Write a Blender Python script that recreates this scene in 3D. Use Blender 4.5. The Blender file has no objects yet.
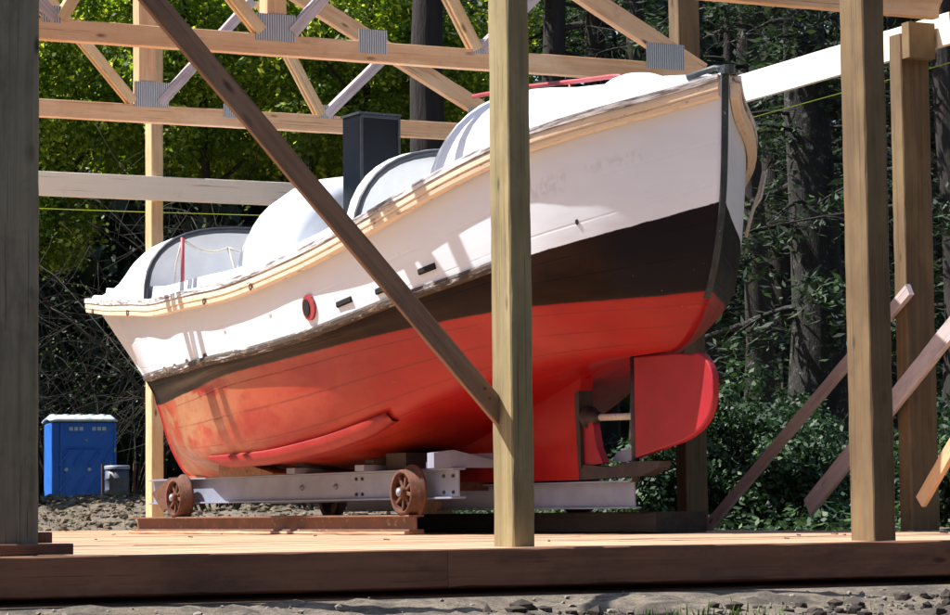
import bpy, random, math
import numpy as np
from math import sin, cos, tan, atan, radians, pi, sqrt, hypot
from mathutils import Vector, Matrix, noise
random.seed(7); RNG = np.random.default_rng(11)
sc = bpy.context.scene
COL = sc.collection
R_ = radians
# ------------------------------------------------------------------ camera
AZ = R_(25.3); PITCH = atan(203.5/2600.); ROLL = R_(.63); CAMH = .17
Dv = Vector((sin(AZ), cos(AZ), 0)); Rv = Vector((cos(AZ), -sin(AZ), 0)); Zv = Vector((0, 0, 1))
F = cos(PITCH)*Dv + sin(PITCH)*Zv; U0 = -sin(PITCH)*Dv + cos(PITCH)*Zv
CR = cos(ROLL)*Rv - sin(ROLL)*U0; CU = sin(ROLL)*Rv + cos(ROLL)*U0
cam = bpy.data.cameras.new('camera'); co = bpy.data.objects.new('camera', cam); COL.objects.link(co)
cam.sensor_width = 36; cam.lens = 2600/950*36; cam.clip_start = .1; cam.clip_end = 3000
M = Matrix.Identity(4)
for i in range(3):
    M[i][0] = CR[i]; M[i][1] = CU[i]; M[i][2] = -F[i]
M[2][3] = CAMH
co.matrix_world = M
sc.camera = co
def polar(off, d, z=0):            # a place d metres ahead and off (fraction of d) to the right
    p = Rv*(off*d) + Dv*d
    return Vector((p.x, p.y, z))
# ------------------------------------------------------------------ light
SUN_EL, SUN_AZ = 54., 30.          # elevation; azimuth from -X towards +Y
sd = Vector((-cos(R_(SUN_AZ))*cos(R_(SUN_EL)), sin(R_(SUN_AZ))*cos(R_(SUN_EL)), sin(R_(SUN_EL))))
w = bpy.data.worlds.new('World'); sc.world = w; w.use_nodes = True
nt = w.node_tree; bg = nt.nodes['Background']
sky = nt.nodes.new('ShaderNodeTexSky'); sky.sky_type = 'NISHITA'; sky.sun_disc = False
sky.sun_elevation = R_(SUN_EL); sky.sun_rotation = math.atan2(sd.x, sd.y)
nt.links.new(sky.outputs[0], bg.inputs[0]); bg.inputs[1].default_value = .105
sun = bpy.data.lights.new('sun', 'SUN'); sun.energy = 4.8; sun.angle = R_(.5); sun.color = (1, .97, .93)
so = bpy.data.objects.new('sun', sun); COL.objects.link(so)
so.rotation_euler = (-sd).to_track_quat('-Z', 'Y').to_euler(); so.location = (0, 0, 30)
sc.view_settings.view_transform = 'Standard'; sc.view_settings.look = 'None'
sc.view_settings.gamma = 1; sc.view_settings.use_curve_mapping = False
sc.view_settings.exposure = 1.02
# ------------------------------------------------------------------ materials
class NT:
    def __init__(s, name):
        s.m = bpy.data.materials.new(name); s.m.use_nodes = True
        s.t = s.m.node_tree; s.b = s.t.nodes['Principled BSDF']; s.out = s.t.nodes['Material Output']
    def n(s, typ, **kw):
        o = s.t.nodes.new('ShaderNode'+typ)
        for k, v in kw.items():
            if k.startswith('i_'): 
                key = k[2:]; key = int(key) if key.isdigit() else key
                s.set(o.inputs[key], v)
            else: setattr(o, k, v)
        return o
    def set(s, inp, v):
        if isinstance(v, bpy.types.NodeSocket): s.t.links.new(v, inp)
        elif isinstance(v, bpy.types.Node): s.t.links.new(v.outputs[0], inp)
        else: inp.default_value = v
    def math(s, op, a, b=0., c=None, clamp=False):
        o = s.n('Math', operation=op, use_clamp=clamp); s.set(o.inputs[0], a); s.set(o.inputs[1], b)
        if c is not None: s.set(o.inputs[2], c)
        return o.outputs[0]
    def mix(s, f, a, b):
        o = s.n('MixRGB'); s.set(o.inputs[0], f)
        s.set(o.inputs[1], a if not isinstance(a, tuple) else (*a, 1)[:4]); s.set(o.inputs[2], b if not isinstance(b, tuple) else (*b, 1)[:4])
        return o.outputs[0]
    def ramp(s, x, lo, hi):
        o = s.n('MapRange'); s.set(o.inputs[0], x); o.inputs[1].default_value = lo; o.inputs[2].default_value = hi
        return o.outputs[0]
    def noise(s, vec, scale=1, detail=4, rough=.6, dist=0):
        o = s.n('TexNoise'); s.set(o.inputs['Vector'], vec); o.inputs['Scale'].default_value = scale
        o.inputs['Detail'].default_value = detail; o.inputs['Roughness'].default_value = rough; o.inputs['Distortion'].default_value = dist
        return o.outputs[0]
    def mapv(s, vec, scale=(1, 1, 1), loc=(0, 0, 0)):
        o = s.n('Mapping'); s.set(o.inputs[0], vec); o.inputs[1].default_value = loc; o.inputs[3].default_value = scale
        return o.outputs[0]
    def bump(s, h, strength=.3, dist=.01):
        o = s.n('Bump'); s.set(o.inputs['Height'], h); o.inputs['Strength'].default_value = strength; o.inputs['Distance'].default_value = dist
        s.t.links.new(o.outputs[0], s.b.inputs['Normal'])
    def gc(s):
        a = s.n('Attribute', attribute_name='gc').outputs['Vector']
        r = s.n('ObjectInfo').outputs['Random']
        k = s.n('CombineXYZ', i_0=s.math('MULTIPLY', r, 37.), i_1=s.math('MULTIPLY', r, 11.), i_2=s.math('MULTIPLY', r, 5.))
        o = s.n('VectorMath', operation='ADD'); s.set(o.inputs[0], a); s.set(o.inputs[1], k.outputs[0])
        return o.outputs[0]
def c4(c): return (c[0], c[1], c[2], 1)
def wood(name, base, dark, stain=None, stain_amt=.4, rough=.75, knots=True, grain=1., light=None):
    t = NT(name); g = t.gc()
    n1 = t.noise(t.mapv(g, (1.1, 26, 26)), 1, 5, .65, .6)
    n2 = t.noise(t.mapv(g, (3., 90, 90)), 1, 3, .6)
    n3 = t.noise(t.mapv(g, (1.3, 3, 3)), 1, 4, .6)
    f = t.ramp(n1, .35, .68)
    col = t.mix(t.math('MULTIPLY', f, grain), c4(base), c4(dark))
    if light: col = t.mix(t.ramp(n3, .45, .75), col, c4(light))
    if stain: col = t.mix(t.math('MULTIPLY', t.ramp(t.noise(t.mapv(g, (2.2, 7, 7), (5, 3, 1)), 1, 6, .7), .5, .72), stain_amt), col, c4(stain))
    ck = t.noise(t.mapv(g, (.9, 75, 75), (2, 6, 1)), 1, 2, .5, .3)
    col = t.mix(t.math('MULTIPLY', t.ramp(ck, .66, .70), .65), col, (dark[0]*.3, dark[1]*.28, dark[2]*.28, 1))
    sm_ = t.noise(t.mapv(g, (6, 6, 6), (8, 2, 3)), 1, 6, .75)
    col = t.mix(t.math('MULTIPLY', t.ramp(sm_, .56, .72), .35), col, (dark[0]*.6, dark[1]*.55, dark[2]*.5, 1))
    if knots:
        v = t.n('TexVoronoi', feature='F1'); t.set(v.inputs['Vector'], t.mapv(g, (3.1, 9, 9))); v.inputs['Scale'].default_value = 1
        k = t.ramp(v.outputs['Distance'], .17, .07)
        k = t.math('MULTIPLY', k, t.ramp(t.noise(t.mapv(g, (1.2, 2, 2), (9, 0, 4)), 1, 1), .47, .55))
        col = t.mix(k, col, (dark[0]*.35, dark[1]*.3, dark[2]*.3, 1))
    t.set(t.b.inputs['Base Color'], col); t.b.inputs['Roughness'].default_value = rough
    t.bump(t.math('ADD', n1, t.math('MULTIPLY', n2, .5)), .35, .004)
    return t.m
def plain(name, col, col2=None, rough=.6, metal=0., scale=8, bumps=.15, spots=None, lo=.4, hi=.7):
    t = NT(name); g = t.gc()
    n1 = t.noise(g, scale, 6, .65)
    c = c4(col)
    if col2: c = t.mix(t.ramp(n1, lo, hi), c, c4(col2))
    if spots: c = t.mix(t.ramp(t.noise(g, scale*3.1, 5, .7), spots[1], spots[1]+.06), c, c4(spots[0]))
    t.set(t.b.inputs['Base Color'], c); t.b.inputs['Roughness'].default_value = rough; t.b.inputs['Metallic'].default_value = metal
    t.bump(t.noise(g, scale*4, 4, .7), bumps, .006)
    return t.m
MT = {}
MT['fir'] = wood('fir_lumber', (.68, .42, .235), (.54, .28, .125), light=(.74, .51, .31), stain=(.35, .16, .08), stain_amt=.3)
MT['fir_pale'] = wood('pale_lumber', (.68, .48, .27), (.54, .33, .15), light=(.72, .56, .36), stain=(.3, .17, .08), stain_amt=.3)
MT['fir_board'] = wood('planed_board', (.86, .77, .63), (.80, .69, .53), knots=False, grain=.5)
MT['treated'] = wood('treated_post', (.28, .215, .10), (.17, .13, .06), light=(.35, .285, .15), stain=(.09, .07, .035), stain_amt=.55)
MT['treated_brown'] = wood('brown_post', (.155, .097, .042), (.085, .05, .021), light=(.215, .145, .065), stain=(.10, .06, .035), stain_amt=.5)
MT['grey_wood'] = wood('weathered_timber', (.22, .19, .13), (.12, .10, .065), light=(.27, .23, .16), stain=(.04, .03, .022), stain_amt=.6)
MT['brown_wood'] = wood('brown_batten', (.30, .165, .095), (.17, .09, .052), light=(.36, .215, .13), stain=(.05, .03, .02), stain_amt=.5)
MT['sunlit_mauve_wood'] = wood('sunlit_toned_batten', (.52, .43, .43), (.38, .30, .30), light=(.60, .52, .52), stain=(.13, .085, .07), stain_amt=.5)  # mauve-white of sunlit top faces, put into the wood colour
MT['rim'] = wood('rim_timber', (.25, .105, .055), (.16, .066, .035), light=(.29, .13, .07), stain=(.03, .016, .012), stain_amt=.6)
MT['deck'] = wood('deck_timber', (.54, .33, .19), (.40, .22, .12), light=(.64, .45, .30), stain=(.30, .15, .08), stain_amt=.35)
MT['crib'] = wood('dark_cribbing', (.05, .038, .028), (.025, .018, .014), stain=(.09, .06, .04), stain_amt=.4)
MT['plate'] = None
t = NT('nail_plate'); g = t.gc()
wv = t.n('TexWave', wave_type='BANDS', bands_direction='X'); t.set(wv.inputs[0], g); wv.inputs['Scale'].default_value = 17; wv.inputs['Distortion'].default_value = .4
t.set(t.b.inputs['Base Color'], t.mix(t.ramp(wv.outputs[1], .3, .7), (.20, .20, .205, 1), (.55, .55, .55, 1)))
t.b.inputs['Metallic'].default_value = .45; t.b.inputs['Roughness'].default_value = .5; t.bump(wv.outputs[1], .6, .003); MT['plate'] = t.m
MT['white'] = plain('white_paint', (.79, .83, .88), (.74, .78, .83), .45, scale=3, bumps=.08, spots=((.45, .40, .35), .69))
MT['pale_interior'] = plain('pale_grey_paint', (.80, .80, .79), (.70, .70, .69), .55, scale=4, bumps=.08)
t = NT('chipped_cap'); g = t.gc()
n = t.noise(t.mapv(g, (3.2, 26, 40)), 1, 8, .72)
t.set(t.b.inputs['Base Color'], t.mix(t.ramp(n, .45, .58), (.70, .70, .71, 1), (.15, .12, .11, 1))); t.b.inputs['Roughness'].default_value = .65; t.bump(n, .5, .01); MT['cap'] = t.m
t = NT('cream_rail'); g = t.gc()
n = t.noise(t.mapv(g, (6, 22, 22)), 1, 6, .8)
st = t.noise(t.mapv(g, (1.1, 60, 60)), 1, 3, .6)
c = t.mix(t.ramp(st, .4, .7), (.76, .64, .49, 1), (.70, .55, .39, 1))
c = t.mix(t.ramp(n, .585, .65), c, (.16, .09, .05, 1))
t.set(t.b.inputs['Base Color'], c); t.b.inputs['Roughness'].default_value = .55; t.bump(st, .3, .005); MT['cream'] = t.m
t = NT('scraped_guard'); g = t.gc()
n = t.noise(t.mapv(g, (2.6, 24, 30)), 1, 8, .75)
c = t.mix(t.ramp(n, .57, .63), (.05, .034, .024, 1), (.66, .66, .67, 1))
c = t.mix(t.ramp(t.noise(t.mapv(g, (9, 30, 30), (3, 3, 3)), 1, 4, .8), .56, .62), c, (.22, .15, .10, 1))
t.set(t.b.inputs['Base Color'], c); t.b.inputs['Roughness'].default_value = .7; t.bump(n, .7, .01); MT['guard'] = t.m
MT['stem_iron'] = plain('verdigris_iron', (.05, .065, .068), (.025, .028, .035), .55, .3, 9, .4, spots=((.40, .40, .40), .63))
MT['rudder'] = plain('crimson_rudder', (.33, .009, .018), (.25, .007, .013), .5, scale=5, bumps=.15, spots=((.16, .02, .02), .66))
MT['bilge_red'] = plain('bilge_red', (.26, .006, .006), (.34, .02, .012), .55, scale=4, bumps=.2, spots=((.12, .01, .01), .64))
MT['dark_iron'] = plain('dark_iron', (.035, .028, .03), (.07, .045, .04), .6, .3, 12, .4)
MT['rust'] = plain('rusty_iron', (.15, .058, .03), (.06, .026, .018), .85, .1, 14, .6, spots=((.32, .15, .08), .62))
MT['rust_rail'] = plain('rusty_rail', (.24, .11, .065), (.15, .085, .065), .7, .25, 6, .4, spots=((.36, .27, .22), .60))
MT['rail_side'] = MT['rust_rail']
MT['grey_steel'] = plain('grey_painted_steel', (.30, .33, .42), (.22, .24, .32), .45, .15, 3, .1, spots=((.28, .20, .15), .70))
MT['blue_black'] = plain('blue_black_paint', (.005, .008, .013), (.009, .013, .02), .3, 0, 6, .12, spots=((.08, .11, .13), .68))
MT['red_pipe'] = plain('red_pipe', (.36, .05, .06), (.25, .04, .04), .5, 0, 12, .2)
MT['rope'] = plain('pale_rope', (.62, .58, .50), (.42, .36, .30), .9, 0, 60, .5)
MT['black'] = plain('black_hole', (.006, .006, .006), None, .9)
MT['blue_black'].node_tree.nodes['Principled BSDF'].inputs['Specular IOR Level'].default_value = .18
MT['dark_trim'] = plain('dark_trim', (.014, .016, .024), (.03, .035, .045), .5, 0, 10, .2)
MT['blue_plastic'] = plain('blue_plastic', (.03, .17, .62), (.025, .14, .54), .42, 0, 3, .05)
MT['pale_roof'] = plain('pale_plastic_roof', (.55, .62, .64), (.42, .5, .54), .5, 0, 5, .1)
MT['drum'] = plain('drum_grey', (.10, .11, .13), (.07, .075, .09), .55, .2, 8, .15)
MT['line_y'] = plain('yellow_green_line', (.42, .55, .03), None, .7)
MT['stone'] = plain('stone', (.25, .215, .175), (.12, .10, .08), .9, 0, 9, .8)
MT['soil'] = plain('soil', (.05, .036, .028), (.025, .018, .014), .95, 0, 9, .6)
MT['stone_pale'] = plain('pale_stone', (.42, .40, .36), (.28, .26, .22), .9, 0, 9, .6)
MT['clod'] = plain('clod', (.18, .135, .085), (.07, .052, .034), .95, 0, 5, .8)
# ---- hull
t = NT('hull_paint')
v_ = t.n('Attribute', attribute_name='hv').outputs['Fac']
P = t.n('Attribute', attribute_name='gc').outputs['Vector']
sx = t.n('SeparateXYZ'); t.set(sx.inputs[0], P); s_, b_, z_ = sx.outputs
edge = t.math('MULTIPLY', t.math('SUBTRACT', t.noise(t.mapv(P, (6, 6, 14)), 1, 5, .7), .5), .035)
ve = t.math('ADD', v_, edge)
# white topsides
nw = t.noise(t.mapv(P, (1, 1, 2.5)), 1.3, 6, .65)
white = t.mix(t.ramp(nw, .4, .75), (.77, .82, .90, 1), (.71, .76, .84, 1))
spw = t.noise(P, 9, 6, .8)
white = t.mix(t.math('MULTIPLY', t.ramp(spw, .64, .74), .5), white, (.55, .50, .46, 1))
# lettering worn away: faint rubbed dabs in two short rows high on the quarter
def box(lo, hi, x, soft):
    return t.math('MULTIPLY', t.ramp(x, lo-soft, lo), t.ramp(x, hi+soft, hi))
bx = t.n('Attribute', attribute_name='nm').outputs['Fac']
lets = t.math('MULTIPLY', bx, t.ramp(t.noise(t.mapv(P, (34, 20, 16)), 1, 2, .5), .46, .56))
white = t.mix(t.math('MULTIPLY', lets, .22), white, (.38, .36, .37, 1))
rs = t.math('MULTIPLY', t.ramp(t.noise(t.mapv(P, (7, 7, .7)), 1, 4, .7), .62, .74), t.ramp(s_, 4.5, 7.5))
white = t.mix(t.math('MULTIPLY', rs, .35), white, (.50, .34, .24, 1))
# black boot top
nb = t.noise(t.mapv(P, (2, 2, 5)), 1.2, 6, .7)
black = t.mix(t.ramp(nb, .38, .7), (.026, .012, .0075, 1), (.013, .007, .005, 1))
black = t.mix(t.math('MULTIPLY', t.ramp(s_, .75, .55), .85), black, (.010, .010, .014, 1))
black = t.mix(t.math('MULTIPLY', t.ramp(s_, 2.5, 7.5), .8), black, (.018, .013, .009, 1))
sc_ = t.noise(t.mapv(P, (26, 26, 5)), 1, 4, .8)
# red bottom
n1 = t.noise(t.mapv(P, (.55, .8, 1.1), (3.3, 0, 0)), 1.5, 4, .55, .3)
red = t.mix(t.ramp(n1, .40, .66), (.29, .004, .005, 1), (.38, .015, .010, 1))
n2 = t.noise(t.mapv(P, (.7, 1., 1.6), (1.3, 4, 2)), 1.3, 5, .6, .4)
fade = t.math('MULTIPLY', t.ramp(n2, .40, .56), t.ramp(s_, 2.6, 5.6))
red = t.mix(t.math('MULTIPLY', fade, .9), red, (.44, .10, .045, 1))
n3 = t.noise(t.mapv(P, (.8, 1.2, 2.0), (7, 1, 5)), 1.6, 5, .6, .3)
tan_ = t.math('MULTIPLY', t.math('MULTIPLY', t.ramp(n3, .46, .55), t.ramp(s_, 4.6, 6.0)), t.ramp(s_, 9.2, 8.2))
red = t.mix(t.math('MULTIPLY', tan_, .75), red, (.42, .235, .12, 1))
n5 = t.noise(t.mapv(P, (5, 5, 9)), 1, 6, .75)
red = t.mix(t.math('MULTIPLY', t.ramp(n5, .50, .72), .5), red, (.22, .012, .010, 1))
n6 = t.noise(t.mapv(P, (2.2, 2.2, 16), (6, 2, 9)), 1, 7, .8)
red = t.mix(t.math('MULTIPLY', t.ramp(n6, .64, .70), .55), red, (.46, .20, .11, 1))
pl = t.math('FRACT', t.math('MULTIPLY', v_, 3.0)); 
seam = t.math('MULTIPLY', t.ramp(t.math('ABSOLUTE', t.math('SUBTRACT', pl, .5)), .045, .012), t.ramp(t.noise(t.mapv(P, (1.5, 1.5, 1.5), (2, 8, 1)), 1, 3), .38, .52))
red = t.mix(t.math('MULTIPLY', seam, .45), red, (.09, .012, .01, 1))
black = t.mix(t.math('MULTIPLY', seam, .7), black, (.008, .006, .005, 1))
bare = t.math('MULTIPLY', t.ramp(sc_, .67, .72), t.math('MULTIPLY', box(2.6, 3.45, v_, .1), box(.15, .62, s_, .05)))
c = t.mix(t.ramp(ve, 2.99, 3.01), red, black)
c = t.mix(bare, c, (.45, .33, .24, 1))
c = t.mix(t.ramp(ve, 3.992, 4.0), c, white)
t.set(t.b.inputs['Base Color'], c); t.set(t.b.inputs['Specular IOR Level'], t.math('SUBTRACT', .30, t.math('MULTIPLY', t.math('MULTIPLY', t.ramp(v_, 2.95, 3.05), t.ramp(v_, 4.02, 3.98)), .22)))
iswhite = t.ramp(v_, 3.98, 4.0)
rr = t.math('ADD', .24, t.math('MULTIPLY', n5, .25)); t.set(t.b.inputs['Roughness'], rr)
hb = t.math('SUBTRACT', t.math('MULTIPLY', n5, .25), t.math('MULTIPLY', seam, .6))
t.bump(t.math('ADD', hb, t.math('MULTIPLY', t.noise(t.mapv(P, (1.5, 1.5, 6)), 2, 2), .5)), .22, .012)
MT['hull'] = t.m
# ---- ground
t = NT('dirt'); P = t.n('NewGeometry').outputs['Position']
n1 = t.noise(P, .8, 8, .7); n2 = t.noise(P, 12, 8, .75); n3 = t.noise(P, 60, 4, .7)
c = t.mix(t.ramp(n1, .35, .65), (.15, .115, .08, 1), (.23, .185, .135, 1))
c = t.mix(t.ramp(n2, .45, .62), c, (.075, .06, .045, 1))
c = t.mix(t.math('MULTIPLY', t.ramp(n3, .58, .66), .6), c, (.36, .33, .28, 1))
n4 = t.noise(P, 2.6, 5, .7); c = t.mix(t.math('MULTIPLY', t.ramp(n4, .50, .62), .75), c, (.045, .036, .027, 1))  # dark clumps and the trees' dappled shade, both put into the dirt colour
far = t.n('SeparateXYZ'); t.set(far.inputs[0], P)
c = t.mix(t.ramp(far.outputs[1], 55, 62), c, (.03, .035, .018, 1))
t.set(t.b.inputs['Base Color'], c); t.b.inputs['Roughness'].default_value = .95
t.bump(t.math('ADD', n2, t.math('MULTIPLY', n3, .5)), .8, .03); MT['dirt'] = t.m
def leafm(name, cols, trans=.45, rough=.45, tc=None):
    t = NT(name); a = t.n('Attribute', attribute_name='lr').outputs['Fac']
    c = t.mix(a, c4(cols[0]), c4(cols[1]))
    if len(cols) > 2: c = t.mix(t.ramp(a, .6, .86), c, c4(cols[2]))
    t.set(t.b.inputs['Base Color'], c); t.b.inputs['Roughness'].default_value = rough
    tr = t.n('BsdfTranslucent'); h = t.n('HueSaturation'); t.set(h.inputs['Color'], c); h.inputs['Value'].default_value = 1.9; h.inputs['Hue'].default_value = .485; h.inputs['Saturation'].default_value = 1.1
    t.set(tr.inputs[0], h.outputs[0])
    mx = t.n('MixShader'); mx.inputs[0].default_value = trans
    t.t.links.new(t.b.outputs[0], mx.inputs[1]); t.t.links.new(tr.outputs[0], mx.inputs[2]); t.t.links.new(mx.outputs[0], t.out.inputs[0])
    return t.m
MT['leaf_lime'] = leafm('lime_leaves', [(.04, .095, .014), (.20, .29, .03), (.52, .56, .10)], .62)
MT['leaf_green'] = leafm('green_leaves', [(.022, .05, .012), (.05, .095, .022), (.09, .13, .04)], .35)
MT['leaf_dark'] = leafm('dark_leaves', [(.012, .024, .011), (.026, .045, .018)], .2, .7)
MT['needle'] = leafm('conifer_needles', [(.008, .019, .010), (.020, .040, .016), (.045, .08, .026)], .2, .7)
MT['salal'] = leafm('glossy_leaves', [(.012, .036, .012), (.028, .07, .02), (.055, .11, .028)], .2, .6)
MT['grass'] = leafm('grass_blades', [(.05, .10, .02), (.10, .17, .03)], .3)
t = NT('bark'); g = t.gc()
n1 = t.noise(t.mapv(g, (2, 14, 14)), 1, 6, .7); t.set(t.b.inputs['Base Color'], t.mix(t.ramp(n1, .35, .7), (.016, .012, .010, 1), (.042, .032, .026, 1)))
t.b.inputs['Roughness'].default_value = .95; t.bump(n1, 1, .05); MT['bark'] = t.m
t = NT('lichen_bark'); g = t.gc()
n1 = t.noise(t.mapv(g, (2.5, 7, 7)), 1, 6, .7); n2 = t.noise(t.mapv(g, (2.2, 2.2, 2.2), (4, 4, 4)), 2, 6, .8); n3 = t.noise(t.mapv(g, (7, 7, 7), (1, 2, 3)), 1.5, 5, .8)
c = t.mix(t.ramp(n1, .35, .7), (.010, .009, .007, 1), (.030, .027, .021, 1))
c = t.mix(t.ramp(n3, .56, .66), c, (.15, .16, .14, 1)); c = t.mix(t.ramp(n2, .62, .67), c, (.10, .13, .07, 1))
t.set(t.b.inputs['Base Color'], c); t.b.inputs['Roughness'].default_value = .95; t.bump(n1, 1, .05); MT['bark_lichen'] = t.m
MT['twig'] = plain('bare_twig', (.05, .043, .03), (.022, .018, .013), .9, 0, 9, .2)
# ------------------------------------------------------------------ object helpers
def link(o): COL.objects.link(o); return o
def tag(o, label=None, cat=None, group=None, kind=None):
    if label: o['label'] = label
    if cat: o['category'] = cat
    if group: o['group'] = group
    if kind: o['kind'] = kind
    return o
def empty(name, loc, rz=0.):
    o = bpy.data.objects.new(name, None); o.empty_display_size = .2; link(o); o.location = loc; o.rotation_euler = (0, 0, rz)
    o['rz'] = rz
    return o
class MB:
    def __init__(s): s.v = []; s.f = []; s.g = []; s.sm = []
    def add(s, vs, fs, gs=None, smooth=False):
        k = len(s.v); s.v += [tuple(p) for p in vs]; s.g += [tuple(p) for p in (gs or vs)]
        s.f += [tuple(i+k for i in f) for f in fs]; s.sm += [smooth]*len(fs)
    def beam(s, p0, p1, w, h, up=(0, 0, 1), ch=.004, goff=None, cut0=0., cut1=0.):
        """squared timber from p0 to p1; w across, h along up; cut0/cut1 slope the ends"""
        p0 = Vector(p0); p1 = Vector(p1); ax = (p1-p0); L = ax.length; ax.normalize()
        up = Vector(up); sd_ = up.cross(ax)
        if sd_.length < 1e-4: up = Vector((0, 1, 0)); sd_ = up.cross(ax)
        sd_.normalize(); up = ax.cross(sd_).normalized()
        a, b = w/2, h/2; c = min(ch, a*.5, b*.5)
        sec = [(-a+c, -b), (a-c, -b), (a, -b+c), (a, b-c), (a-c, b), (-a+c, b), (-a, b-c), (-a, -b+c)]
        go = goff if goff is not None else random.random()*9
        vs = []; gs = []
        ns = 2 if (L < .7 or ch < .004) else min(70, int(L/.11)+2)
        wob = min(.0012, a*.06)
        for i in range(ns):
            tt = i/(ns-1); cc = 0 if 0 < i < ns-1 else (cut0 if i == 0 else cut1)
            if ns > 2:
                k1, k2, k3, k4 = [c*random.choice([.7, .8, .9, 1, 1.1, 1.5]) for _ in range(4)]
                dx, dy = random.uniform(-wob, wob), random.uniform(-wob, wob)
                k1, k2, k3, k4 = [min(k, a*.6, b*.6) for k in (k1, k2, k3, k4)]
                sec = [(-a+k1+dx, -b+dy), (a-k2+dx, -b+dy), (a+dx, -b+k2+dy), (a+dx, b-k3+dy), (a-k3+dx, b+dy), (-a+k4+dx, b+dy), (-a+dx, b-k4+dy), (-a+dx, -b+k1+dy)]
            for x, y in sec:
                l = tt*L + cc*y
                vs.append(p0+ax*l+sd_*x+up*y); gs.append((l+go, x+go, y))
        fs = [(i*8+j, i*8+(j+1) % 8, i*8+8+(j+1) % 8, i*8+8+j) for i in range(ns-1) for j in range(8)]
        fs += [tuple(range(7, -1, -1)), tuple(range(ns*8-8, ns*8))]
        s.add(vs, fs, gs)
    def block(s, c, size, rz=0., ch=.004):
        c = Vector(c); d = Vector((cos(rz), sin(rz), 0))*size[0]/2
        s.beam(c-d, c+d, size[1], size[2], ch=ch)
    def tube(s, pts, r, n=8, r1=None, cap=True):
        pts = [Vector(p) for p in pts]; k = len(pts); vs = []; gs = []; L = 0
        up = Vector((0, 0, 1)); prev = None
        for i, p in enumerate(pts):
            tn = (pts[min(i+1, k-1)]-pts[max(i-1, 0)]).normalized()
            if prev is None:
                a = tn.orthogonal().normalized()
            else: a = (prev-tn*prev.dot(tn)).normalized()
            prev = a; b = tn.cross(a)
            if i: L += (p-pts[i-1]).length
            rr = (r[i] if isinstance(r, (list, tuple)) else (r if r1 is None else r+(r1-r)*i/(k-1)))
            for j in range(n):
                q = 2*pi*j/n; o = (a*cos(q)+b*sin(q))*rr
                vs.append(p+o); gs.append((L, cos(q)*rr, sin(q)*rr))
        fs = [(i*n+j, i*n+(j+1) % n, (i+1)*n+(j+1) % n, (i+1)*n+j) for i in range(k-1) for j in range(n)]
        if cap: fs += [tuple(range(n-1, -1, -1)), tuple((k-1)*n+j for j in range(n))]
        s.add(vs, fs, gs, True)
    def lathe(s, c, axis, prof, n=24, smooth=True):
        """prof: (distance along axis, radius)"""
        c = Vector(c); ax = Vector(axis).normalized(); a = ax.orthogonal().normalized(); b = ax.cross(a)
        vs = []; 
        for l, r in prof:
            for j in range(n):
                q = 2*pi*j/n; vs.append(c+ax*l+(a*cos(q)+b*sin(q))*r)
        k = len(prof)
        fs = [(i*n+j, i*n+(j+1) % n, (i+1)*n+(j+1) % n, (i+1)*n+j) for i in range(k-1) for j in range(n)]
        s.add(vs, fs, None, smooth)
    def prism(s, poly, o, ex, ey, en, th):
        """polygon in the plane (ex,ey) at o, extruded th both ways along en"""
        o = Vector(o); ex = Vector(ex); ey = Vector(ey); en = Vector(en); n = len(poly)
        vs = [o+ex*x+ey*y+en*th for x, y in poly]+[o+ex*x+ey*y-en*th for x, y in poly]
        fs = [tuple(range(n)), tuple(range(2*n-1, n-1, -1))]+[(i, n+i, n+(i+1) % n, (i+1) % n) for i in range(n)]
        s.add(vs, fs)
    def grid(s, rows, closed=False, smooth=True, gs=None):
        n = len(rows[0]); vs = [p for r in rows for p in r]
        fs = [(i*n+j, i*n+j+1, (i+1)*n+j+1, (i+1)*n+j) for i in range(len(rows)-1) for j in range(n-1)]
        s.add(vs, fs, gs, smooth)
    def build(s, name, mat, parent=None, origin=None, fix=True, solid=None):
        me = bpy.data.meshes.new(name)
        o = bpy.data.objects.new(name, me)
        if parent is not None and parent.get('rz') == 0.:      # world coordinates given; make them local
            base = parent.location; pp = parent
            vs = [(a-base.x, b-base.y, c-base.z) for a, b, c in s.v]
            if origin is not None: pass
        elif parent is not None: vs = s.v
        else:
            if origin is None:
                A = np.array(s.v); origin = ((A[:, 0].min()+A[:, 0].max())/2, (A[:, 1].min()+A[:, 1].max())/2, A[:, 2].min())
            vs = [(a-origin[0], b-origin[1], c-origin[2]) for a, b, c in s.v]; o.location = origin
        me.from_pydata(vs, [], s.f)
        at = me.attributes.new('gc', 'FLOAT_VECTOR', 'POINT'); at.data.foreach_set('vector', np.array(s.g, dtype=np.float32).ravel())
        me.polygons.foreach_set('use_smooth', s.sm)
        if fix:
            import bmesh
            bm = bmesh.new(); bm.from_mesh(me); bmesh.ops.recalc_face_normals(bm, faces=bm.faces); bm.to_mesh(me); bm.free()
        me.materials.append(MT[mat] if isinstance(mat, str) else mat)
        link(o)
        if parent is not None: o.parent = parent
        if solid:
            md = o.modifiers.new('solid', 'SOLIDIFY'); md.thickness = solid; md.offset = 0
        return o
def sub(o_child, o_parent):        # make a built part a sub-part (same local frame)
    return o_child
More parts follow.
